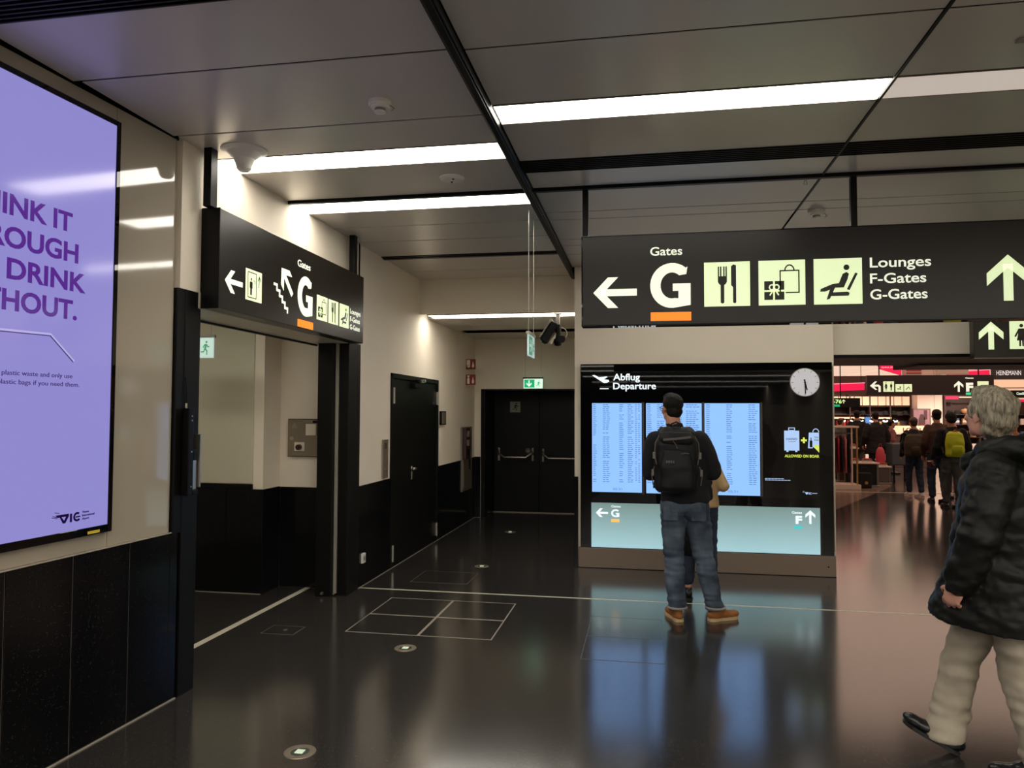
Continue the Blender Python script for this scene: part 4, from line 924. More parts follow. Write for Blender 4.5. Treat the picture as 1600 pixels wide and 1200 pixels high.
def head_vols(bm, M, s=1.0):
    """face looks along +Y of M; M's origin at eye height in the skull's middle"""
    R3 = M.to_3x3(); E = lambda c, r, T=None: ellipsoid(bm, M @ (V(c)*s), [q*s for q in r], R3 @ (T or Matrix.Identity(3)), 18)
    E((0, -0.012, 0.035), (0.074, 0.094, 0.083)); E((0, 0.028, -0.03), (0.058, 0.062, 0.082)); E((0, 0.052, -0.095), (0.028, 0.024, 0.022))
    for x in (-1, 1):
        E((x*0.040, 0.0, -0.06), (0.022, 0.05, 0.038)); E((x*0.036, 0.066, -0.03), (0.024, 0.018, 0.020)); E((x*0.077, -0.008, -0.012), (0.007, 0.017, 0.031), Matrix.Rotation(x*-0.35, 3, 'Z'))
        E((x*0.028, 0.080, 0.018), (0.024, 0.010, 0.009))
    capsule(bm, M @ (V((0, 0.085, 0.008))*s), M @ (V((0, 0.106, -0.032))*s), 0.009*s, 0.013*s, n=10)
    for x in (-1, 1): E((x*0.010, 0.098, -0.037), (0.009, 0.010, 0.007))
    E((0, 0.090, -0.060), (0.024, 0.008, 0.0055)); E((0, 0.088, -0.071), (0.020, 0.008, 0.006))
def eyes(M, parent, s=1.0):
    for x in (-1, 1):
        bm = newbm(); ellipsoid(bm, M @ (V((x*0.031, 0.074, 0.0))*s), (0.0125*s,)*3, None, 14); e = obj('eye', bm, M_eye, parent, smooth=True)
        bm = newbm(); ellipsoid(bm, M @ (V((x*0.031, 0.0835, 0.0))*s), (0.006*s, 0.004*s, 0.006*s), M.to_3x3(), 10); obj('iris', bm, M_iris, e, smooth=True)
def shoe(name, ankle, yaw, parent, m, msole, L=0.27, w=0.048, pitch=0.0, boot=0.10, vox=0.007, soleh=0.022, z0=0.0, pivot=None):
    """low boot; toe along local +y turned by yaw; pitch lifts the toe about the heel"""
    T = Matrix.Translation(V((ankle[0], ankle[1], z0))) @ Matrix.Rotation(yaw, 4, 'Z') @ Matrix.Translation((0, -0.055, 0)) @ Matrix.Rotation(pitch, 4, 'X') @ Matrix.Translation((0, 0.055, 0))
    t = newbm()
    loft(t, [(0, 0.0, soleh*0.6, 0.036, 0.05), (0, 0.002, 0.05, 0.037, 0.05), (0, -0.004, boot, 0.041, 0.050)])
    for y, r, z in ((-0.018, .036, .035), (0.03, .040, .040), (0.08, .044, .034), (0.125, .046, .028), (L-0.105, .040, .026)):
        ellipsoid(t, (0, y, z+soleh*0.5), (r, 0.055, 0.036 if y < .1 else 0.028))
    capsule(t, (0, 0.0, 0.08), (0, 0.10, 0.045), 0.036, 0.032)
    t.transform(T); up_ = remesh(name, t, m, parent, vox, 2)
    t = newbm(); o = []
    for y, r in ((-0.062, .018), (-0.055, .032), (-0.03, .040), (0.03, .036), (0.08, .044), (0.13, .049), (0.165, .046), (0.19, .034), (0.203, .014)):
        o.append((r, y))
    pts = [(r, y) for r, y in o]+[(-r, y) for r, y in reversed(o)]
    Plane((0, 0, 0), (1, 0, 0), (0, 1, 0)).prism(t, pts, 0.0, soleh); t.transform(T); obj('sole', t, msole, up_)
    return up_
def person(label, loc, rotz=0.0, group=None): return thing('person', label, 'person', loc, rotz, group)

# ---------------------------------------------------------------- man with the black backpack
T = person('man in dark jacket and blue jeans reading the departure board, seen from behind', (0.30, 6.0, 0))
hm = headM((-0.088, 0.02, 1.655), radians(22), radians(-4))
shL, elL, wrL = V((-0.245, -0.03, 1.40)), V((-0.262, 0.02, 1.145)), V((-0.13, 0.24, 1.13))
shR, elR, wrR = V((0.150, -0.03, 1.40)), V((0.232, 0.02, 1.155)), V((0.09, 0.25, 1.13))
hpL, knL, anL = V((-0.085, 0.0, 0.90)), V((-0.080, 0.03, 0.50)), V((-0.055, 0.0, 0.09))
hpR, knR, anR = V((0.095, 0.0, 0.90)), V((0.150, 0.04, 0.50)), V((0.240, 0.05, 0.09))
bm = newbm(); head_vols(bm, hm, 0.98)
capsule(bm, (-0.07, -0.02, 1.44), (-0.082, -0.005, 1.58), 0.062, 0.056)
loft(bm, [(0.0, 0, 0.86, .13, .09), (0, 0, 1.0, .13, .09), (-.02, 0, 1.15, .125, .085), (-.04, 0, 1.35, .15, .09), (-.05, -.01, 1.45, .10, .06)])
for s_, e, w in ((shL, elL, wrL), (shR, elR, wrR)): chain(bm, [s_, e, w], [.045, .036, .026])
for h, k, a in ((hpL, knL, anL), (hpR, knR, anR)): chain(bm, [h, k, a], [.075, .05, .036]); capsule(bm, a+V((0, .01, -.03)), a+V((0, .11, -.06)), .028, .022)
hand(bm, wrL, (0.55, 0.75, 0.1), (0.2, 0.1, 1), 0.8); hand(bm, wrR, (-0.55, 0.75, 0.1), (-0.2, 0.1, 1), 0.8)
body = remesh('body', bm, M_skin, T, 0.0055, 2); eyes(hm, body, 0.98)
bm = newbm()
loft(bm, [(0.01, 0.0, 0.925, .185, .135), (0.01, 0, 0.97, .188, .14), (0, 0, 1.08, .178, .135), (-.02, 0, 1.2, .182, .14), (-.045, 0, 1.32, .195, .14), (-.05, -.01, 1.40, .185, .12), (-.06, -.01, 1.455, .12, .085), (-.068, -.008, 1.49, .072, .068), (-.075, -.003, 1.545, .066, .066)], 32, 2.3)
for s_, e, w, sg in ((shL, elL, wrL, -1), (shR, elR, wrR, 1)):
    chain(bm, [s_+V((-sg*.03, 0, .01)), s_+(e-s_)*.45, e, w-(w-e)*.08], [.078, .070, .062, .046])
jk = remesh('jacket', bm, M_fleece, T, 0.010, 4, folds(0.010, (5, 5, 9), 0.004))
bm = newbm()
loft(bm, [(0.0, 0, 0.86, .165, .125), (0, 0, 0.93, .168, .125), (0, 0, 0.975, .16, .12)], 28, 2.3)
leg_tube(bm, [hpL, knL*0.5+hpL*0.5, knL, (knL+anL)/2, anL+V((0, 0, .015))], [.100, .094, .080, .076, .070]); leg_tube(bm, [hpR, knR*0.5+hpR*0.5, knR, (knR+anR)/2, anR+V((-.01, 0, .015))], [.100, .094, .080, .076, .070])
ellipsoid(bm, (-.08, -.05, 0.88), (.095, .09, .11)); ellipsoid(bm, (.085, -.05, 0.88), (.095, .09, .11))
def jd(c, n):
    w = math.exp(-((c.z-0.45)/0.12)**2)+math.exp(-((c.z-0.14)/0.08)**2)*1.2+0.25+0.6*math.exp(-((c.z-0.78)/0.06)**2)
    return (0.011*w)*nz(c, 5, 5, 34) + 0.006*nz(c, 10, 10, 14, 3)
jn = remesh('jeans', bm, M_denim, T, 0.009, 2, jd)
for x in (-.105, .105):
    bm = newbm(); tb = newbm(); bbx(tb, -.055, .055, -.004, .004, -.07, .06, .002); tb.transform(Matrix.Translation((x, -.130, .865)) @ Matrix.Rotation(-.12, 4, 'X')); me = bpy.data.meshes.new('x'); tb.to_mesh(me); bm.from_mesh(me); tb.free(); obj('back_pocket', bm, M_denim, jn)
for a, r in ((anL, .071), (anR, .071)):
    bm = newbm(); tube(bm, [a+V((r*cos(q), r*sin(q), .012+.0)) for q in [i*pi/10 for i in range(21)]], .010, 8); obj('cuff', bm, mat('denim_cuff', lin(140, 136, 128), .8), jn, smooth=True)
shoe('shoe', anL, radians(18), T, M_suede, M_sole); shoe('shoe', anR, radians(-58), T, M_suede, M_sole)
def hairvol(bm, M, s, spec):
    R3 = M.to_3x3()
    for c, r in spec: ellipsoid(bm, M @ (V(c)*s), [q*s for q in r], R3, 18)
def trim_face(o, M, planes): pass
bm = newbm(); hairvol(bm, hm, 0.98, [((0, -0.022, 0.045), (0.081, 0.096, 0.084)), ((0, -0.055, -0.012), (0.066, 0.058, 0.062)), ((0, 0.03, 0.092), (0.06, 0.055, 0.04))])
remesh('hair', bm, M_hairdk, T, 0.007, 1, lambda c, n: 0.004*nz(c, 40, 40, 20)+.003*nz(c, 90, 90, 50))
bm = newbm()
tube(bm, [hm @ V((-.083, -.01, .005)), hm @ V((-.080, .05, .006)), hm @ V((-.066, .092, .006))], .0025, 6); tube(bm, [hm @ V((.083, -.01, .005)), hm @ V((.080, .05, .006)), hm @ V((.066, .092, .006))], .0025, 6)
for x in (-1, 1): tube(bm, [hm @ V((x*.034+.027*cos(a), .098, -.002+.019*sin(a))) for a in [i*pi/8 for i in range(17)]], .002, 6)
obj('glasses', bm, M_black, T)
# his phone
t = thing('phone', 'dark phone held in both hands by the man with the backpack', 'phone', (0.28, 6.36, 1.16)); tb = newbm(); bbx(tb, -.036, .036, -.004, .004, -.07, .07, .003); tb.transform(Matrix.Rotation(-.7, 4, 'X')); obj('phone_body', tb, M_blackgl, t)
# backpack
B = thing('backpack', 'black hiking backpack with grey straps worn by the man at the departure board', 'backpack', (0.235, 5.755, 1.02))
bm = newbm(); loft(bm, [(0, 0.02, 0.0, .135, .085), (0, 0.0, .03, .16, .115), (0, 0, .20, .165, .12), (0, .005, .36, .155, .11), (0, .02, .46, .13, .085), (0, .03, .495, .09, .055)], 32, 3.2)
pack = remesh('bag_body', bm, M_pack, B, 0.010, 3, lambda c, n: 0.008*nz(c, 8, 8, 10)+.003*nz(c, 25, 25, 25))
bm = newbm(); loft(bm, [(0, -.085, .02, .10, .05), (0, -.095, .05, .125, .06), (0, -.095, .20, .125, .055), (0, -.075, .33, .10, .045)], 28, 3.2)
remesh('front_pocket', bm, M_pack, B, 0.009, 3, lambda c, n: 0.006*nz(c, 9, 9, 12))
bm = newbm(); loft(bm, [(0, -.03, .37, .125, .085), (0, -.03, .41, .13, .09), (0, -.015, .46, .115, .07)], 28, 3)
remesh('lid', bm, M_pack, B, 0.010, 3, lambda c, n: 0.005*nz(c, 9, 9, 12))
def strip(bm, pts, w, th, nrm_):
    pts = [V(p) for p in pts]; rs = []
    for i, p in enumerate(pts):
        t_ = (pts[min(i+1, len(pts)-1)]-pts[max(i-1, 0)]).normalized(); n_ = V(nrm_); n_ = (n_-t_*n_.dot(t_)).normalized(); a_ = t_.cross(n_)
        rs.append([bm.verts.new(p+a_*w/2*x+n_*th/2*y) for x, y in ((-1, -1), (1, -1), (1, 1), (-1, 1))])
    skin_rings(bm, rs)
bm = newbm(); strip(bm, [(-.10, -.122, .403), (0, -.134, .412), (.10, -.122, .425)], .016, .004, (0, -1, 0)); obj('reflective_stripe', bm, M_packtrim, B)
bm = newbm(); tube(bm, [(-.045, .02, .475), (-.035, 0, .52), (0, -.01, .535), (.035, 0, .52), (.045, .02, .475)], .007, 8); obj('grab_handle', bm, M_strap, B, smooth=True)
for x in (-1, 1):
    bm = newbm(); strip(bm, [(x*.085, .09, .38), (x*.095, .10, .44), (x*.11, .17, .478), (x*.12, .25, .476), (x*.13, .36, .40), (x*.13, .39, .22), (x*.14, .31, .06), (x*.15, .10, .03)], .05, .010, (0, .1, 1) if False else (x*.2, -1, .6)); obj('shoulder_strap', bm, M_strap, B)
    bm = newbm(); tube(bm, [(x*.075, .02, .44), (x*.088, .07, .455), (x*.10, .13, .470), (x*.105, .20, .478)], .005, 6); obj('load_strap', bm, M_packtrim, B)
    bm = newbm()
    tube(bm, [(x*.13, -.06, .43), (x*.158, -.08, .38), (x*.165, -.085, .30), (x*.15, -.10, .22)], .004, 6)
    tube(bm, [(x*.165, -.06, .20), (x*.185, -.05, .14), (x*.175, -.05, .06)], .005, 6); obj('side_strap', bm, M_packtrim, B)
    bm = newbm(); bbx(bm, x*.168-.010, x*.168+.010, -.10, -.075, .26, .31, .003); obj('buckle', bm, M_buckle, B)
    bm = newbm(); bbx(bm, x*.178-.009, x*.178+.009, -.075, -.055, .13, .18, .003); obj('buckle', bm, M_buckle, B)
bm = newbm(); tube(bm, [(-.03, -.138, .395), (-.01, -.15, .37), (.0, -.152, .34)], .003, 6); tube(bm, [(.03, -.14, .30), (.06, -.145, .307), (.085, -.14, .302)], .003, 6); obj('zip_pull', bm, M_packtrim, B)
PB = Plane((0, -.157, 0), (1, 0, 0), (0, 0, 1), B); PB.polys('logo_patch', [rect(-.082+i*.016, .233, -.082+i*.016+.012, .233+.018) for i in range(4)], M_packtrim, 1, th=0.004)
tube_ = newbm(); tube(tube_, [(-.085, .19, .49), (-.06, .12, .478), (0, .085, .462), (.06, .12, .478), (.085, .19, .49)], .005, 8)
obj('yoke_strap', tube_, M_packtrim, B, smooth=True)

# ---------------------------------------------------------------- woman hidden before him
T = person('woman in beige sweater and jeans, mostly hidden in front of the man with the backpack', (0.47, 6.75, 0))
hm = headM((-0.10, 0.03, 1.385), 0, radians(-12))
shL, elL, wrL = V((-0.18, 0, 1.20)), V((-0.21, 0.02, 0.97)), V((-0.05, 0.2, 0.98)); shR, elR, wrR = V((0.13, -0.01, 1.20)), V((0.205, -0.03, 0.985)), V((0.08, 0.19, 1.0))
hpL, knL, anL = V((-0.075, 0, 0.80)), V((-0.09, 0.03, 0.45)), V((-0.10, 0, 0.09)); hpR, knR, anR = V((0.075, 0, 0.80)), V((0.09, 0.03, 0.45)), V((0.10, 0.0, 0.09))
bm = newbm(); head_vols(bm, hm, 0.93); capsule(bm, (-.06, 0, 1.22), (-.09, .01, 1.33), .05, .047)
loft(bm, [(0, 0, .78, .12, .085), (0, 0, 1.0, .105, .075), (-.02, 0, 1.2, .125, .075), (-.03, 0, 1.27, .08, .05)])
for s_, e, w in ((shL, elL, wrL), (shR, elR, wrR)): chain(bm, [s_, e, w], [.036, .03, .022])
for h, k, a in ((hpL, knL, anL), (hpR, knR, anR)): chain(bm, [h, k, a], [.066, .045, .033]); capsule(bm, a+V((0, .01, -.03)), a+V((0, .10, -.06)), .025, .02)
hand(bm, wrL, (.5, .8, .1), (0.2, .1, 1), .8, .9); hand(bm, wrR, (-.5, .8, .1), (-.2, .1, 1), .8, .9)
body = remesh('body', bm, M_skin, T, 0.007, 2); eyes(hm, body, .93)
bm = newbm(); loft(bm, [(0.02, 0, .80, .155, .11), (0.01, 0, .95, .145, .10), (-.01, 0, 1.1, .15, .105), (-.03, 0, 1.22, .13, .085), (-.045, 0, 1.29, .06, .055)], 28)
for s_, e, w, sg in ((shL, elL, wrL, -1), (shR, elR, wrR, 1)): chain(bm, [s_+V((-sg*.02, 0, 0)), e, w], [.058, .052, .038])
remesh('sweater', bm, M_beige, T, 0.012, 3, folds(.01, (7, 7, 12)))
bm = newbm(); loft(bm, [(0.0, 0, .86, .150, .118), (0, 0, 1.0, .140, .112), (-.015, 0, 1.15, .130, .112), (-.03, 0, 1.235, .105, .09)], 28)
remesh('vest', bm, M_fleece, T, 0.012, 2, folds(.006))
bm = newbm(); loft(bm, [(0, 0, .76, .135, .105), (0, 0, .85, .135, .1)], 24); chain(bm, [hpL, knL, anL+V((0, 0, .07))], [.088, .064, .055]); chain(bm, [hpR, knR, anR+V((0, 0, .07))], [.088, .064, .055])
remesh('jeans', bm, M_denimdk, T, 0.011, 2, folds(.008, (6, 6, 25)))
shoe('shoe', anL, radians(4), T, M_leather, M_leather, boot=.055, soleh=.012); shoe('shoe', anR, radians(-8), T, M_leather, M_leather, boot=.055, soleh=.012)
bm = newbm(); hairvol(bm, hm, .93, [((0, -.022, .045), (.085, .10, .088)), ((0, -.05, -.03), (.075, .062, .085))]); remesh('hair', bm, M_hairbrown, T, .008, 1, lambda c, n: .004*nz(c, 30, 30, 12))
t = thing('shoulder_bag', 'black bag hanging between the two people at the departure board', 'bag', (0.38, 6.56, 0.40))
bm = newbm(); loft(bm, [(0, 0, .0, .07, .04), (0, 0, .05, .085, .055), (0, 0, .25, .08, .05), (0, 0, .36, .06, .035)], 24, 2.8); remesh('bag_body', bm, M_pack, t, .01, 2, folds(.006))
bm = newbm(); tube(bm, [(-.04, 0, .34), (-.05, .03, .62), (-.03, .10, .84), (-.01, .20, .885), (.03, .10, .80), (.04, .03, .60), (.04, 0, .34)], .008, 8); obj('strap', bm, M_strap, t, smooth=True)

# ---------------------------------------------------------------- grey-haired person in the long coat
TH = radians(76)
T = person('grey-haired person in long dark quilted coat and beige trousers striding left at the right edge', (1.655, 3.80, 0), TH)
TW = Matrix.Rotation(radians(-24), 4, 'Z')
hm = TW @ headM((-0.035, 0.06, 1.618), radians(-26), radians(-14))
shL, elL, wrL = V((-0.23, 0.0, 1.36)), V((-0.295, 0.03, 1.08)), V((-0.275, 0.13, 0.845))
shR, elR, wrR = V((0.23, -0.0, 1.36)), V((0.28, -0.08, 1.08)), V((0.25, -0.06, 0.84))
hpL, knL, anL = V((-0.095, 0, 0.86)), V((-0.10, -0.02, 0.47)), V((-0.10, -0.10, 0.10))
hpR, knR, anR = V((0.085, 0, 0.86)), V((0.08, 0.18, 0.48)), V((0.06, 0.27, 0.09))
bm = newbm(); capsule(bm, (0, 0.0, 1.42), (0.0, 0.04, 1.55), .064, .058)
loft(bm, [(0, 0, .84, .13, .10), (0, 0, 1.0, .135, .11), (0, 0, 1.2, .14, .11), (0, 0, 1.36, .15, .09), (0, .0, 1.44, .08, .06)])
for s_, e, w in ((shL, elL, wrL), (shR, elR, wrR)): chain(bm, [s_, e, w], [.045, .036, .027])
hand(bm, wrL+V((0, .0, .01)), (0.03, 0.35, -0.95), (0.25, 1, .3), 1.15, 1.05); hand(bm, wrR, (0, 0.25, -1), (-.3, 1, .2), .9, 1.05)
bm.transform(TW); head_vols(bm, hm, 1.0)
for h, k, a in ((hpL, knL, anL), (hpR, knR, anR)): chain(bm, [h, k, a], [.08, .05, .036])
capsule(bm, anL+V((0, .01, -.03)), anL+V((0, .11, -.055)), .028, .022); capsule(bm, anR+V((0, 0, -.02)), anR+V((0, .09, .01)), .026, .022)
body = remesh('body', bm, M_skin2, T, 0.0055, 2); eyes(hm, body)
bm = newbm()
loft(bm, [(0.0, .045, .655, .275, .285, 0, 0.06), (0, .04, .70, .272, .280), (0, .03, .85, .25, .245), (0, .015, 1.0, .232, .215), (0, .0, 1.15, .235, .200), (0, -.005, 1.28, .235, .190), (0, -.005, 1.37, .21, .160), (0, .0, 1.43, .135, .125), (0, .01, 1.475, .098, .10)], 40, 2.3)
for s_, e, w, sg in ((shL, elL, wrL, -1), (shR, elR, wrR, 1)): chain(bm, [s_+V((-sg*.015, 0, .0)), s_*.5+e*.5, e, w-(w-e)*.08], [.098, .094, .086, .068])
bm.transform(TW); coat = remesh('coat', bm, M_coat, T, 0.010, 3, quilt(0.125, 0.006, .06))
bm = newbm()   # hood lying on the shoulders
for i in range(9):
    a = pi+pi*i/8; 
    if i < 8:
        b_ = pi+pi*(i+1)/8; capsule(bm, (.155*cos(a), .02+.135*sin(a), 1.455+.025*sin(-a)), (.155*cos(b_), .02+.135*sin(b_), 1.455+.025*sin(-b_)), .060, .060)
ellipsoid(bm, (0, -.13, 1.40), (.165, .07, .10)); capsule(bm, (-.165, .02, 1.455), (-.08, .14, 1.39), .055, .035); capsule(bm, (.165, .02, 1.455), (.08, .14, 1.39), .055, .035)
bm.transform(TW); remesh('hood', bm, M_coat, T, 0.010, 2, lambda c, n: .014*nz(c, 9, 9, 16)+.007*nz(c, 22, 22, 34))
bm = newbm(); loft(bm, [(0, 0, .80, .15, .125), (0, 0, .90, .155, .125)], 28)
leg_tube(bm, [hpL, (hpL+knL)/2, knL, (knL+anL)/2, anL+V((0, 0.0, -.012))], [.106, .100, .088, .084, .086]); leg_tube(bm, [hpR, (hpR+knR)/2, knR, (knR+anR)/2, anR+V((0, -.005, -.002))], [.106, .100, .088, .084, .086])
def td(c, n):
    w = math.exp(-((c.z-0.45)/0.15)**2)*.8+math.exp(-((c.z-0.16)/0.08)**2)+.4
    return .010*w*nz(c, 6, 6, 22)+.007*nz(c, 12, 12, 22, 2)
remesh('trousers', bm, M_khaki, T, 0.010, 3, td)
shoe('shoe', anL, radians(4), T, M_leather, M_leather, boot=.09, soleh=.018)
shoe('shoe', anR, radians(2), T, M_leather, M_leather, boot=.09, soleh=.018, pitch=radians(27), z0=0.0)
bm = newbm(); hairvol(bm, hm, 0.96, [((0, -.026, .048), (.094, .108, .096)), ((0, -.065, -.005), (.092, .070, .075)), ((0, -.06, -.055), (.080, .055, .058)), ((0, .038, .098), (.066, .058, .040)), ((-.072, .005, .02), (.022, .045, .05)), ((.072, .005, .02), (.022, .045, .05))])
remesh('hair', bm, M_hairgrey, T, .007, 1, lambda c, n: .010*nz(c, 22, 22, 14)+.006*nz(c, 60, 60, 22))

# ================================================================== SHOPS BEYOND THE LINTEL
ZC = 3.35
bm = newbm(); bx(bm, 1.9, 16.2, 36, 36.3, 0, 3.6); bx(bm, 16, 16.2, 8.3, 36, 0, 3.6); bx(bm, 1.7, 1.9, 12.1, 36, 0, 3.6); bx(bm, 7.2, 16, 8.1, 8.3, 0, 3.6)
sw = struct('wall_shop', bm, mat('shop_wall_brown', lin(96, 62, 52), 0.6, noise_amt=.2, nscale=2))
bm = newbm(); bx(bm, 1.7, 16.2, 8.3, 36.2, ZC+0.05, ZC+0.15); sc_ = struct('ceiling_shop', bm, M_ceil2)
M_addglow = mat('cream_ceiling_added_glow', lin(225, 200, 180), 0.6, emis=lin(236, 200, 176), es=1.05, sample=True)  # glow added to the cream ceiling, lights the shop and the floor reflection
boxobj('ceiling_added_glow', 1.9, 9.0, 9.95, 35.9, ZC, ZC+0.04, M_addglow, sc_); boxobj('ceiling_added_glow', 9.05, 15.9, 9.95, 35.9, ZC, ZC+0.04, M_addglow, sc_)
M_pink = mat('led_red_pink', (.3, .01, .05, 1), .4, emis=lin(236, 18, 72), es=1.0)
M_pinkp = mat('led_pale_pink', (.3, .2, .2, 1), .4, emis=lin(250, 170, 180), es=1.0)
M_dkbrown = mat('sign_brown_black', lin(42, 26, 26), .4)
M_peach = mat('lit_peach_panel', lin(220, 180, 150), .5, emis=lin(232, 186, 152), es=.85)
M_warmw = mat('warm_white_lacquer', lin(222, 198, 184), .4)
M_shelf = mat('dark_shelf_wood', lin(58, 36, 30), .5, noise_amt=.2, nscale=10)
M_gold = mat('golden_ware', lin(178, 140, 76), .4, metal=.3)
M_hat = mat('black_felt', (.008, .007, .007, 1), .9)
M_rw = mat('red_ware', lin(176, 40, 44), .5)
M_plant = mat('leaf_green', lin(96, 116, 44), .6, noise_amt=.4, nscale=15)
M_bowl = mat('bowl_tan', lin(176, 130, 92), .4)
def sign_box(t, x0, x1, z0, z1, dep, m, hang=()):
    bm = newbm(); bbx(bm, x0, x1, 0, dep, z0, z1, .004); h = obj('housing', bm, m, t)
    for x in hang: boxobj('hanger', x-.012, x+.012, dep/2-.012, dep/2+.012, z1, ZC-t.location.z+.0, M_black, t, .002)
    return h
# direction sign in the shop aisle
t = thing('hanging_sign', 'dark hanging sign over the shop aisle with bent arrow and toilet symbols', 'sign', (5.548, 20.0, 2.10))
sign_box(t, 0, 2.925, 0, .50, .12, M_dkbrown, (.3, 2.6))
P = Plane((0, -.0005, 0), (1, 0, 0), (0, 0, 1), t)
P.polys('bent_arrow', [[(.065, .235), (.185, .345), (.235, .345), (.165, .265), (.27, .265), (.32, .22), (.32, .08), (.265, .08), (.265, .20), (.25, .215), (.165, .215), (.235, .135), (.185, .135)]], M_litw, 1)
bg = P.polys('pictogram_panel', [rect(.380, .085, .632, .345)], M_lit, 1)
P.polys('woman_symbol', [[(.385+a*.12, .10+b*.23) for a, b in q] for q in WOMAN], M_sign, 2, parent=bg); P.polys('man_symbol', [[(.505+a*.12, .10+b*.23) for a, b in q] for q in MAN], M_sign, 2, parent=bg)
for u, sh in ((.665, [rect(.2, .3, .7, .42), disc(.6, .6, .1)]), (.865, [[(.2, .3), (.6, .7), (.65, .65), (.3, .25)], [(.6, .7), (.8, .3), (.74, .28), (.56, .62)]])):
    pic(P, 'service_symbol', sh, u, .085, .185, .19, t, M_lit, M_sign)
P.polys('arrow', arrow(2.125, .215, .27, .21, pi/2), M_litw); P.text('lettering', 'Gates', 2.275, .405, .036, .19, M_litw, bold=.03); P.text('gate_letter', 'F', 2.29, .085, .225, .165, M_litw, bold=.06)
P.polys('green_bar', [rect(2.285, .003, 2.46, .062)], mat('sign_green', (.05, .5, .3, 1), .4, emis=lin(40, 200, 130), es=.95)); pic(P, 'pictogram', [rect(.3, .25, .75, .6)], 2.55, .11, .25, .23, t, M_lit, M_sign)
# green gate number sign
t = thing('gate_number_sign', 'small sign with lit number 1-76 and green stripe at the aisle\'s left edge', 'sign', (4.86, 21.6, 1.80)); sign_box(t, 0, .95, 0, .26, .08, M_hat, (.45,))
P = Plane((0, -.0005, 0), (1, 0, 0), (0, 0, 1), t); P.text('lettering', '1-76', .20, .11, .11, .27, mat('lit_green_white', (.3, .6, .3, 1), .4, emis=lin(205, 250, 150), es=1.0), bold=.03); P.polys('arrow', arrow(.52, .165, .11, .08, pi/2), M_lit); P.polys('green_bar', [rect(.2, .02, .42, .08)], M_green)
# red banners
def banner(label, x0, x1, z0, z1, y, tx=None, m=M_pink, pts=None):
    t = thing('light_banner', label, 'banner', (x0, y, z0))
    sh = pts or rect(0, 0, x1-x0, z1-z0)
    P = Plane((0, 0, 0), (1, 0, 0), (0, 0, 1), t)
    bm = newbm(); P.prism(bm, sh, -.06, 0); obj('housing', bm, M_dkbrown, t); P.polys('lit_face', [[(u*.985+.004, v*.97+.003) for u, v in sh]], m, 1, th=.004)
    P.polys('bright_edge', [stroke((sh[3][0], sh[3][1]-.02), (sh[2][0], sh[2][1]-.02), .018)], M_pinkp, 5)
    if tx:
        for i, s_ in enumerate(tx): P.text('lettering', s_, .18+.05*i, (z1-z0)*(.52-.26*i), .035, .30, M_pinkp, 5, .02)
    for x in (.1, x1-x0-.1): boxobj('hanger', x-.006, x+.006, .02, .032, (z1-z0)*.7, ZC-z0, M_black, t, .001)
    return t
banner('long red light banner with pale lettering at the shop\'s upper left', 4.6, 6.05, 2.24, 2.51, 22.0, ('DUTY FREE', 'SHOPPING'), pts=[(0, -.02), (1.45, .05), (1.45, .27), (0, .22)])
banner('slanted red light banner just under the cream shop ceiling', 6.36, 7.06, 2.70, 3.11, 22.2, ('SALE',), pts=[(.15, .18), (.70, .0), (.70, .40), (.02, .41)])
banner('low red light strip above the aisle sign\'s right half', 8.2, 9.26, 2.68, 2.86, 22.1, None, pts=[(0, 0), (1.06, .0), (1.06, .18), (0, .12)])
t = thing('ceiling_baffle', 'pink-lit ceiling box with horizontal louvres right of the slanted banner', 'baffle', (7.10, 22.0, 2.70)); sign_box(t, 0, .42, 0, .42, .3, M_warmw, (.2,))
for i in range(5): boxobj('louvre', .02, .40, -.02, 0, .04+i*.075, .075+i*.075, mat('louvre_red', lin(190, 60, 70), .5) if i == 0 else MATS['louvre_red'], t, .002)
boxobj('arm', .42, 2.4, .05, .15, .18, .24, M_shelf, t, .002)
t = thing('cream_fascia', 'long pale box beam running above the aisle sign', 'fascia', (7.55, 21.0, 2.66)); sign_box(t, 0, .75, 0, .14, .12, M_warmw, (.3,))
# shop fascia, right
t = thing('shop_fascia', 'dark shop fascia with white capital lettering at the upper right', 'fascia', (9.30, 22.0, 2.45))
sign_box(t, 0, 4.0, .12, .47, .15, mat('fascia_slate', lin(58, 54, 60), .4), (1.0, 3.0)); P = Plane((0, -.0005, 0), (1, 0, 0), (0, 0, 1), t)
P.text('lettering', 'HEINEMANN', .085, .235, .125, .60, mat('fascia_white', lin(220, 215, 215), .4, emis=lin(225, 218, 220), es=.9), bold=.0)
boxobj('lower_panel', .02, 4.0, .02, .12, -.42, .115, M_peach, t, .003); boxobj('dark_line', .02, 4.0, .0, .02, -.12, -.10, M_dkbrown, t, .001); boxobj('red_line', .3, 4.0, .0, .02, -.49, -.425, M_pink, t, .001)
t = thing('small_shop_sign', 'small black sign with pale lettering under the slate fascia at right', 'sign', (9.69, 21.9, 2.07)); sign_box(t, 0, .8, 0, .2, .05, M_hat); P = Plane((0, -.0005, 0), (1, 0, 0), (0, 0, 1), t); P.text('lettering', 'CaseShop', .13, .08, .07, .28, M_greenw, bold=.02)
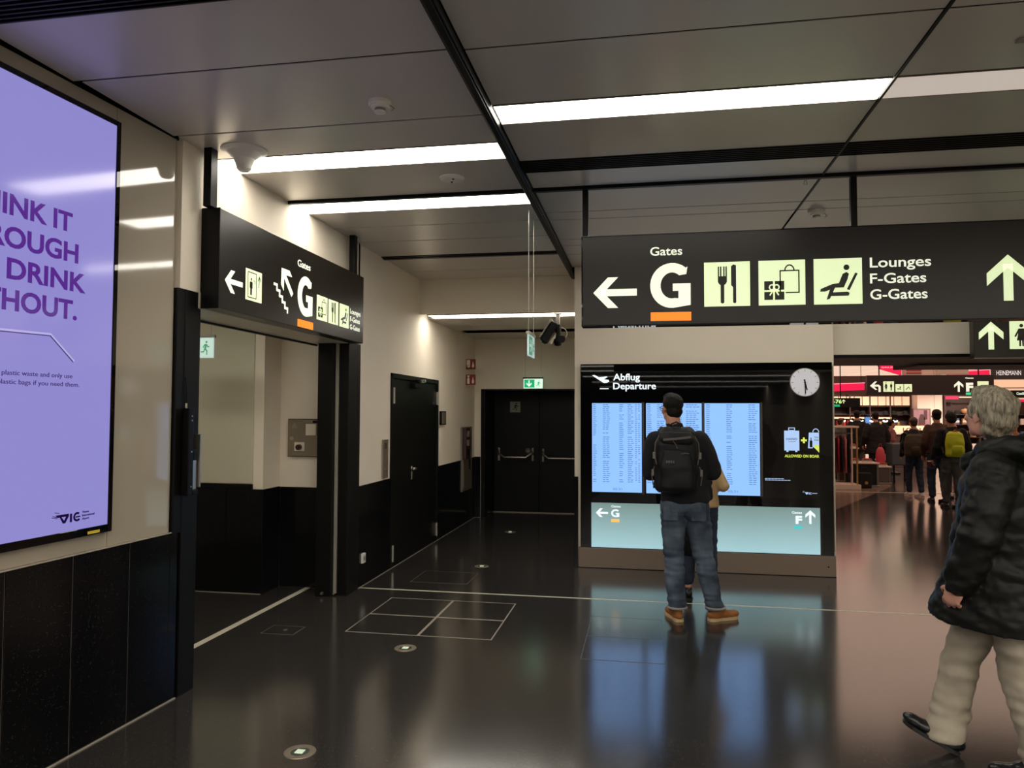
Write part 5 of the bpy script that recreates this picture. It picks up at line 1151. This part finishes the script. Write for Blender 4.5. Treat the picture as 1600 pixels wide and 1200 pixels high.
# pillar and poster
bm = newbm(); bbx(bm, 8.63, 9.38, 25.7, 26.4, 0, ZC, .01); bbx(bm, 8.60, 9.41, 25.67, 26.43, 0, .12, .004); struct('trim_4', bm, M_warmw)
boxobj('seam', 9.13, 9.136, 25.69, 25.701, .1, ZC, M_grey, bpy.data.objects['trim_4'])
t = thing('poster_display', 'tall lit poster stand before the pale pillar', 'poster', (8.41, 25.45, 0)); boxobj('frame', 0, .52, 0, .1, 0, 1.80, mat('poster_frame', lin(90, 60, 56), .4), t, .004)
P = Plane((0, -.0005, 0), (1, 0, 0), (0, 0, 1), t); pb = P.polys('poster', [rect(.03, .75, .49, 1.77)], mat('poster_mauve', lin(140, 104, 112), .5, noise_amt=.5, nscale=6), 1)
P.polys('poster_print', [[(.14, 1.2), (.34, 1.2), (.36, 1.45), (.30, 1.62), (.22, 1.62), (.16, 1.45)], rect(.32, 1.45, .42, 1.75)], mat('poster_dark', lin(74, 44, 48), .5), 2, parent=pb); P.polys('poster_print', [disc(.26, 1.24, .11, 14, .04)], M_rw, 3, parent=pb)
# wall shelving
def things_row(kind, label, cat, group, xs, y, z, build):
    src = None
    for x in xs:
        if src is None: src = build(label, (x, y, z)); tag(src, label, cat, group); o = src
        else: o = copytree(src); o.location = (x, y, z)
def shelf_unit(name, label, x0, x1, y, h, rows_z, bays):
    t = thing(name, label, 'shelf', (x0, y, 0)); w = x1-x0
    boxobj('back_panel', 0, w, .38, .40, 0, h, M_shelf, t, .002)
    for i in range(bays+1): boxobj('upright', w*i/bays-.02, w*i/bays+.02, 0, .4, 0, h, M_shelf, t, .003)
    for z in rows_z: boxobj('shelf_board', .02, w-.02, .02, .38, z-.02, z, M_shelf, t, .002)
    return t
t = shelf_unit('display_shelf', 'wide dark wall shelf with lit upper compartments left of the pillar', 6.10, 8.60, 26.2, 2.27, (.1, .5, .86, 1.22, 1.60, 1.88), 4)
for i in range(10):
    x = .05+i*.245
    boxobj('lit_panel', x, x+.215, .02, .06, 1.91, 2.20, M_peach, t, .002)
boxobj('lit_strip', .05, 1.9, .0, .05, 1.46, 1.52, M_peach, t); boxobj('lit_strip', .02, 1.0, .0, .03, 1.05, 1.10, M_peach, t)
def hat(label, loc):
    t = thing('hat', label, 'hat', loc); bm = newbm(); lathe(bm, [(0, 0), (.14, 0), (.14, .01), (.085, .02), (.08, .09), (.05, .13), (0, .135)], 18); obj('crown', bm, M_hat, t); return t
things_row('hat', 'black felt hat on the upper shelf left of the pillar', 'hat', 'hats on the wall shelf', (7.15, 7.85, 8.1, 8.45), 26.3, 1.60, hat)
def jar(label, loc):
    t = thing('jar', label, 'jar', loc); bm = newbm(); lathe(bm, [(0, 0), (.05, 0), (.052, .02), (.05, .10), (.035, .125), (0, .125)], 12); obj('glass', bm, M_gold, t); bm = newbm(); lathe(bm, [(0, .125), (.036, .125), (.036, .15), (0, .15)], 12); obj('lid', bm, M_warmw, t); return t
things_row('jar', 'golden jar in the row on the wall shelf', 'jar', 'golden jars on the wall shelf', [7.3+.13*i for i in range(4)]+[7.55+.0, 8.25], 26.3, 1.22, jar)
def bottle(label, loc, m=None):
    t = thing('bottle', label, 'bottle', loc); bm = newbm(); lathe(bm, [(0, 0), (.04, 0), (.042, .15), (.016, .21), (.016, .27), (0, .27)], 12); obj('glass', bm, m or M_rw, t); bm = newbm(); lathe(bm, [(0, .27), (.018, .27), (.018, .30), (0, .30)], 10); obj('cap', bm, M_warmw, t); return t
things_row('bottle', 'red bottle standing on the lower wall shelf', 'bottle', 'red bottles on the wall shelf', [6.35+.11*i for i in range(8)], 26.3, 1.22, bottle)
M_dkg = mat('dark_bottle', (.02, .03, .02, 1), .15)
things_row('bottle', 'dark bottle on the shelf above the sales counter', 'bottle', 'dark bottles on the wall shelf', [7.3+.12*i for i in range(10)], 26.3, .86, lambda l, c: bottle(l, c, M_dkg))
def spot(label, loc):
    t = thing('spotlight', label, 'light', loc); bm = newbm(); lathe(bm, [(0, 0), (.05, 0), (.06, .05), (.02, .08), (0, .08)], 14); obj('shade', bm, M_black, t); bm = newbm(); ellipsoid(bm, (0, 0, -.005), (.085, .05, .045), None, 14); obj('bulb', bm, MATS.get('bulb') or mat('bulb', (1, .9, .8, 1), .3, emis=(1, .8, .62, 1), es=2.0), t)
    boxobj('arm', -.008, .008, .0, .35, .07, .085, M_black, t, .001); return t
things_row('spotlight', 'small warm lamp in front of the wall shelf', 'light', 'shelf lamps left of the pillar', (6.45, 6.75, 7.0, 7.35, 7.75, 8.05), 26.0, 1.40, spot)
t = thing('wall_screen', 'narrow blue lit screen on the shelf behind the dark-coated man', 'screen', (7.18, 26.15, 1.1)); boxobj('display', 0, .16, 0, .03, 0, .42, mat('blue_small', (.02, .05, .1, 1), .2, emis=lin(90, 140, 210), es=.9), t, .002); boxobj('housing', -.02, .18, .01, .04, -.02, .44, M_black, t, .002)
t = shelf_unit('display_shelf', 'dark shelf with hats, round bowls and plants right of the pillar', 9.42, 12.4, 25.6, 2.25, (.1, .5, .9, 1.30, 1.62), 3)
boxobj('red_header', 0, .38, -.02, 0, 2.10, 2.20, M_pink, t); boxobj('pale_header', .40, 1.6, -.02, 0, 2.15, 2.18, M_peach, t)
things_row('hat', 'black felt hat on the shelf right of the pillar', 'hat', 'hats right of the pillar', (9.6, 9.82), 25.75, 1.62, hat)
def bowl(label, loc):
    t = thing('bowl', label, 'bowl', loc); bm = newbm(); lathe(bm, [(0, 0), (.05, 0), (.11, .06), (.12, .12), (.09, .17), (0, .18)], 16); obj('bowl_body', bm, M_bowl, t); bm = newbm(); lathe(bm, [(0, .178), (.02, .178), (.015, .2), (0, .2)], 10); obj('knob', bm, M_gold, t); return t
things_row('bowl', 'tan lidded bowl on the shelf right of the pillar', 'bowl', 'bowls right of the pillar', (10.05, 10.32, 11.9), 25.75, 1.62, bowl)
t = thing('potted_plant', 'yellow-green leafy plant on the shelf right of the pillar', 'plant', (10.15, 25.4, 1.18))
bm = newbm(); lathe(bm, [(0, 0), (.08, 0), (.11, .16), (0, .16)], 14); obj('pot', bm, M_bowl, t)
random.seed(9); lm = None
for i in range(34):
    a = random.uniform(0, 2*pi); b_ = random.uniform(.15, 1.3); L = random.uniform(.12, .2)
    if lm is None:
        bm = newbm(); v = [bm.verts.new(c) for c in ((0, 0, 0), (.035, 0, .06), (.03, .01, .12), (0, .02, .17), (-.03, .01, .12), (-.035, 0, .06))]; bm.faces.new(v); o = obj('leaf', bm, M_plant, t); lm = o.data
    else: o = bpy.data.objects.new('leaf', lm); COL.objects.link(o); o.parent = t
    o.location = (.16*cos(a)*random.random(), .1*sin(a)*random.random(), .15+random.uniform(0, .12)); o.rotation_euler = (b_, random.uniform(-.5, .5), a); o.scale = (L/.15,)*3
# ceiling spotlights added to brighten the shelves and goods
for i, (x, y) in enumerate(((6.6, 24.6), (7.9, 23.6), (10.2, 24.2), (9.0, 23.6))):
    ld = bpy.data.lights.new('added_downlight_beam', 'SPOT'); ld.energy = 300; ld.color = (1, .84, .70); ld.spot_size = radians(85); ld.spot_blend = .6; ld.shadow_soft_size = .08
    lo = bpy.data.objects.new('added_downlight_beam', ld); COL.objects.link(lo); lo.location = (x, y-.6, ZC-.14); lo.rotation_euler = (radians(34), 0, 0)
    t = thing('added_downlight', 'added round lamp in the cream shop ceiling, brightening the shelves', 'light', (x, y-.6, ZC), 0, 'lamps added in the shop ceiling'); bm = newbm(); lathe(bm, [(0, 0), (.10, 0), (.10, -.03), (.085, -.05), (.08, -.02), (0, -.02)], 20); obj('housing', bm, M_steel, t)
def carton(m):
    def b(label, loc):
        t = thing('product_box', label, 'box', loc); boxobj('carton', -.07, .07, -.05, .05, 0, .19, m, t, .004); boxobj('label_band', -.071, .071, -.052, -.049, .06, .13, M_warmw, t, .001); return t
    return b
random.seed(3)
cols_ = ((M_rw, 'red'), (M_warmw, 'cream'), (M_bowl, 'tan'), (mat('box_blue', lin(70, 90, 130), .5), 'blue'), (M_gold, 'golden'))
slots = [(x, z) for z in (.10, .50, .86) for x in [6.22+.21*i for i in range(11)]]
random.shuffle(slots)
for k, (m, nm) in enumerate(cols_):
    for z in (.10, .50, .86):
        xs_ = sorted(x for x, zz in slots[k::5] if zz == z and not (z == .86 and 7.2 < x < 8.5))
        if xs_: things_row('product_box', '%s product box on the wall shelf left of the pillar, %s row' % (nm, {.10: 'bottom', .50: 'second', .86: 'third'}[z]), 'box', '%s boxes on the wall shelf' % nm, xs_, 26.3, z, carton(m))
slots = [(x, z) for z in (.10, .50, .90, 1.30) for x in [9.55+.24*i for i in range(10)]]
random.shuffle(slots)
for k, (m, nm) in enumerate(cols_[:4]):
    for z in (.50, .90, 1.30):
        xs_ = sorted(x for x, zz in slots[k::4] if zz == z)
        if xs_: things_row('product_box', '%s product box on the shelf right of the pillar, %s row' % (nm, {.50: 'lower', .90: 'middle', 1.30: 'upper'}[z]), 'box', '%s boxes right of the pillar' % nm, xs_, 25.75, z, carton(m))
# counter
t = thing('sales_counter', 'lit sales counter with brown lettering between shelf and poster', 'counter', (7.45, 24.2, 0)); boxobj('counter_body', 0, .95, 0, .6, 0, 1.0, M_shelf, t, .01); boxobj('counter_top', -.03, .98, -.03, .63, 1.0, 1.04, M_warmw, t, .005)
boxobj('lit_front', .02, .93, -.02, 0, 1.05, 1.27, M_peach, t, .004); P = Plane((0, -.021, 0), (1, 0, 0), (0, 0, 1), t); P.text('lettering', 'LOEN', .25, 1.10, .11, .5, mat('brown_letter', lin(120, 70, 50), .5), bold=.03)
def box_item(label, loc):
    t = thing('gift_box', label, 'box', loc); boxobj('carton', -.09, .09, -.05, .05, 0, .14, M_rw, t, .004); boxobj('lid', -.093, .093, -.053, .053, .10, .145, M_peach, t, .003); return t
things_row('gift_box', 'small red and peach gift box standing on the sales counter', 'box', 'gift boxes on the counter', (7.62, 7.85, 8.12), 24.5, 1.04, box_item)
# near display rack
t = thing('clothes_rack', 'black display rack with white top and hanging garments at the board\'s right edge', 'rack', (3.98, 17.0, 0))
boxobj('top_board', 0, .56, 0, .5, 1.32, 1.36, M_warmw, t, .004); boxobj('back_panel', .0, .05, 0, .5, .1, 1.32, M_black, t, .003); boxobj('side_post', .50, .53, 0, .04, .1, 1.32, M_gold, t, .003); boxobj('side_post', .40, .43, .02, .06, .1, 1.32, M_warmw, t, .003)
bm = newbm(); tube(bm, [(.03, .25, 1.2), (.5, .25, 1.2)], .012, 8); obj('rail', bm, M_steel, t); boxobj('base', -.02, .58, -.03, .53, 0, .1, M_warmw, t, .005)
for i, m in enumerate((M_hat, M_rw, M_hat, M_pinkp and mat('garment_pink', lin(210, 120, 130), .8), M_hat)):
    g = thing('garment', ('black', 'red', 'second black', 'pink', 'third black')[i]+' garment hanging in the rack at the board\'s edge', 'garment', (4.06+i*.075, 17.2, .35)); bm = newbm(); loft(bm, [(0, 0, 0, .022, .17), (0, 0, .5, .025, .15), (0, 0, .72, .025, .17), (0, 0, .80, .012, .05)], 14, 2.6); obj('cloth', bm, m, g, smooth=True); bm = newbm(); tube(bm, [(0, 0, .79), (0, 0, .83), (0, .02, .85), (0, 0, .86)], .004, 6); obj('hook', bm, M_steel, g)
def table(label, x, y, w, dpt, h, m):
    t = thing('display_table', label, 'table', (x, y, 0)); boxobj('table_top', 0, w, 0, dpt, h-.03, h, M_warmw, t, .004)
    for a, b_ in ((.02, .02), (w-.06, .02), (.02, dpt-.06), (w-.06, dpt-.06)): boxobj('leg', a, a+.04, b_, b_+.04, .04, h-.03, M_steel, t, .003)
    boxobj('side_panel', .065, w-.065, .02, dpt-.02, .04, h-.03, m, t, .003); boxobj('base', 0, w, 0, dpt, 0, .04, M_steel, t, .003); return t
table('front display table with folded goods beside the rack', 4.50, 17.6, .62, .6, .44+.1, M_hat); table('second display table with a striped side panel near the aisle', 5.08, 18.3, .50, .5, .42, mat('striped_grey', lin(84, 72, 72), .5, noise_amt=.4, nscale=30))
table('third taller display table at the back of the group', 4.50, 18.75, .5, .45, .82, M_shelf)
def folded(label, loc, m=None):
    t = thing('folded_goods', label, 'goods', loc)
    for k in range(3): boxobj('folded_piece', -.10+.01*k, .10-.008*k, -.08, .08, k*.028, k*.028+.025, (M_warmw, M_grey, M_rw)[k] if m is None else m, t, .008)
    return t
for (x, y, z, l) in ((4.65, 17.85, .54, 'stack of folded goods on the front display table, left'), (4.92, 17.85, .54, 'stack of folded goods on the front display table, right'), (5.2, 18.5, .42, 'folded stack on the second display table, left'), (5.40, 18.42, .42, 'folded stack on the second display table, right'), (4.62, 18.95, .82, 'folded stack on the tallest display table'), (4.88, 18.95, .82, 'folded stack at the tall table\'s right end')):
    folded(l, (x, y, z))
t = thing('handbag', 'black handbag with a round gold clasp leaning on the front table', 'bag', (4.72, 17.35, 0)); bm = newbm(); bbx(bm, -.13, .15, -.06, .06, 0, .34, .03); obj('bag_body', bm, M_hat, t); bm = newbm(); cyl(bm, (.03, -.061, .12), (.03, -.07, .12), .035, n=16); obj('clasp', bm, M_gold, t); bm = newbm(); tube(bm, [(-.08, 0, .33), (-.05, 0, .45), (.05, 0, .45), (.1, 0, .33)], .01, 8); obj('handle', bm, M_hat, t)
t = thing('luggage_cart', 'grey bench-like luggage cart standing behind the green backpack', 'cart', (5.80, 19.0, 0)); boxobj('body', 0, .46, 0, .5, .40, .92, mat('cart_grey', lin(70, 74, 80), .6), t, .03)
for a in (.04, .40):
    for b_ in (.04, .44): boxobj('leg', a, a+.03, b_, b_+.03, .05, .42, M_black, t, .003); bm = newbm(); cyl(bm, (a, b_+.015, .04), (a+.03, b_+.015, .04), .04, n=14); obj('wheel', bm, M_black, t)
t = thing('shopping_bag', 'round red shopping bag on the second display table beside the cart', 'bag', (5.46, 18.72, .42))
bm = newbm(); loft(bm, [(0, 0, .0, .07, .05), (0, 0, .03, .10, .06), (0, 0, .22, .11, .065), (0, 0, .36, .08, .05), (0, 0, .42, .04, .03)], 16, 2.4); obj('bag_body', bm, mat('bag_red', lin(190, 62, 76), .5), t, smooth=True); bm = newbm(); tube(bm, [(-.03, 0, .41), (-.02, 0, .50), (.02, 0, .50), (.03, 0, .41)], .006, 6); obj('handle', bm, M_rw, t)

# ---- people in the shops
def walker(label, loc, rotz, H, mtop, mleg, mhair, stride=.16, coat=False, mshoe=None, hat_m=None, arms=(0.05, -.05), bald=False, hood=False, headyaw=0, lean=0.0, sk=None, width=1.0):
    k = H/1.75; T = person(label, loc, rotz)
    t0 = newbm(); hm = headM((0, .03+lean, 1.64), headyaw, radians(-6)); sk = sk or M_skin
    legs = []
    for s_, f in ((-1, stride), (1, -stride)): legs.append((V((s_*.09, 0, .9)), V((s_*.085, f*.6+.03, .49)), V((s_*.075, f-.02, .09+(0 if f >= 0 else .02))), s_))
    am = []
    for s_, f in ((-1, arms[0]), (1, arms[1])): am.append((V((s_*.19*width, lean*.8, 1.40)), V((s_*.245*width, -.03+lean*.5, 1.13)), V((s_*.23*width, f+.06, .90)), s_))
    S_ = Matrix.Scale(k, 4)
    head_vols(t0, hm); capsule(t0, (0, lean, 1.44), (0, .01+lean, 1.57), .06, .055); loft(t0, [(0, 0, .85, .12, .09), (0, 0, 1.1, .12, .08), (0, lean*.8, 1.4, .14, .08)], 16)
    for s_, e, w, g in am: chain(t0, [s_, e, w], [.042, .034, .025], n=10); hand(t0, w, (0, .15, -1), (-g*.2, 1, .1), .7)
    for h, q, a, g in legs: chain(t0, [h, q, a], [.07, .048, .034], n=10); capsule(t0, a+V((0, .01, -.03)), a+V((0, .10, -.055)), .026, .02, n=10)
    t0.transform(S_); remesh('body', t0, sk, T, .008, 1)
    t0 = newbm(); hz = .68 if coat else .93; w = width
    loft(t0, [(0, 0, hz, .20*w, .155 if not coat else .18), (0, 0, 1.02, .185*w, .145), (0, lean*.4, 1.2, .185*w, .145), (0, lean*.8, 1.36, .19*w, .135), (0, lean, 1.44, .12, .095), (0, lean, 1.50, .075, .07)], 24, 2.3)
    for s_, e, w_, g in am: chain(t0, [s_+V((-g*.03, 0, 0)), e, w_*.92+e*.08], [.078, .07, .05], n=12)
    if hood: ellipsoid(t0, (0, -.10, 1.44), (.12, .06, .09))
    t0.transform(S_); remesh('coat' if coat else 'jacket', t0, mtop, T, .014, 2, folds(.012, (6, 6, 12)))
    t0 = newbm(); loft(t0, [(0, 0, .84, .155, .12), (0, 0, .95, .155, .12)], 20)
    for h, q, a, g in legs: chain(t0, [h, q, a+V((0, 0, .05))], [.098, .075, .062], n=12)
    t0.transform(S_); remesh('trousers', t0, mleg, T, .013, 2, folds(.010, (6, 6, 20)))
    for h, q, a, g in legs: shoe('shoe', a*k, -g*.1*-1, T, mshoe or M_leather, mshoe or M_leather, boot=.07, vox=.010)
    if not bald:
        t0 = newbm(); hairvol(t0, hm, 1.0, [((0, -.022, .045), (.083, .10, .088)), ((0, -.052, -.015), (.07, .06, .066))]); t0.transform(S_); remesh('hair', t0, mhair, T, .010, 1, lambda c, n: .004*nz(c, 30, 30, 20))
    if hat_m:
        t0 = newbm(); hairvol(t0, hm, 1.0, [((0, -.01, .05), (.094, .11, .092)), ((0, -.05, .0), (.088, .075, .075))]); t0.transform(S_); remesh('cap', t0, hat_m, T, .010, 1)
    return T
def bpack(label, loc, rotz, w, h, m, mtrim):
    t = thing('backpack', label, 'backpack', loc, rotz)
    bm = newbm(); loft(bm, [(0, 0, 0, w*.40, .07), (0, -.01, h*.08, w*.48, .105), (0, -.01, h*.6, w*.5, .10), (0, 0, h*.9, w*.42, .07), (0, .01, h, w*.25, .04)], 24, 2.8); b = remesh('bag_body', bm, m, t, .011, 2, lambda c, n: .006*nz(c, 9, 9, 12))
    bm = newbm(); loft(bm, [(0, -.09, h*.08, w*.32, .04), (0, -.09, h*.4, w*.32, .035), (0, -.075, h*.5, w*.25, .03)], 20, 3); obj('front_pocket', bm, m, t, smooth=True)
    for x in (-1, 1): bm = newbm(); strip(bm, [(x*w*.25, .06, h*.9), (x*w*.3, .10, h*1.04), (x*w*.36, .22, h*.98), (x*w*.36, .28, h*.6), (x*w*.42, .12, h*.12)], .04, .01, (0, -1, .5)); obj('shoulder_strap', bm, mtrim, t)
    bm = newbm(); tube(bm, [(-.03, 0, h*.97), (0, -.01, h*1.06), (.03, 0, h*.97)], .007, 8); obj('handle', bm, mtrim, t); return t
M_olive = mat('olive_canvas', lin(62, 50, 32), .8, noise_amt=.15, nscale=10)
walker('woman in dark jacket and blue jeans with olive backpack and white shoes walking away', (5.20, 15.7, 0), radians(6), 1.55, M_fleece, M_denimdk, M_hairbrown, .12, mshoe=mat('white_shoe', lin(220, 205, 190), .6))
bpack('large olive square backpack on the back of the walking woman', (5.15, 15.48, .80), radians(6), .42, .44, M_olive, M_strap)
walker('man in black hooded jacket and grey trousers with lime backpack', (5.21, 13.92, 0), radians(4), 1.64, M_fleece, M_greyj, M_hairdk, .10, hat_m=M_hat, arms=(.12, -.05), width=1.15)
M_lime = mat('lime_nylon', lin(196, 206, 30), .6, noise_amt=.08, nscale=8)
t = bpack('bright lime-yellow backpack on the black-jacketed man', (5.15, 13.64, .90), radians(4), .29, .43, M_lime, M_strap)
bm = newbm(); tube(bm, [(-.06, -.02, .40), (0, -.03, .455), (.06, -.02, .40)], .010, 8); obj('top_loop', bm, mat('orange_loop', lin(226, 96, 40), .6), t)
t = thing('paper_cup', 'dark red paper cup held low by the lime backpack\'s wearer', 'cup', (4.93, 14.12, .70)); bm = newbm(); lathe(bm, [(0, 0), (.028, 0), (.038, .09), (0, .09)], 16); obj('cup_body', bm, mat('cup_red', lin(90, 20, 28), .5), t); bm = newbm(); lathe(bm, [(0, .09), (.041, .09), (.038, .102), (0, .102)], 16); obj('lid', bm, M_white, t)
M_brownj = mat('brown_jacket', lin(70, 46, 32), .8)
walker('person in brown jacket just ahead of the lime backpack', (5.28, 14.75, 0), 0, 1.70, M_brownj, M_denimdk, M_hairdk, .10)
walker('man in long black coat standing with his back turned at the wall shelf', (5.62, 19.6, 0), radians(8), 1.66, M_hat, M_denimdk, M_hairdk, .05, coat=True, width=1.25)
walker('dark-haired person half hidden left of the black-coated man', (5.45, 20.6, 0), radians(-20), 1.70, M_hat, M_greyj, M_hairdk, .05, coat=True)
walker('person in grey-black top stooping over the goods near the rack', (4.95, 20.5, 0), radians(-60), 1.50, M_greyj, M_denimdk, M_hairbrown, .05, lean=.10)
walker('person with dark hair facing right near the sales counter', (6.55, 21.5, 0), radians(-90), 1.45, mat('mauve_top', lin(140, 84, 84), .8), M_greyj, M_hairdk, .05)
walker('customer in dark jacket facing this way beside the grey-haired head', (5.85, 15.6, 0), radians(170), 1.50, M_fleece, M_greyj, M_hairbrown, .05, headyaw=radians(30))
walker('bald man facing this way at the picture\'s right edge', (6.85, 15.4, 0), radians(150), 1.50, mat('tan_jacket', lin(140, 100, 70), .8), M_greyj, M_hairdk, .05, bald=True)
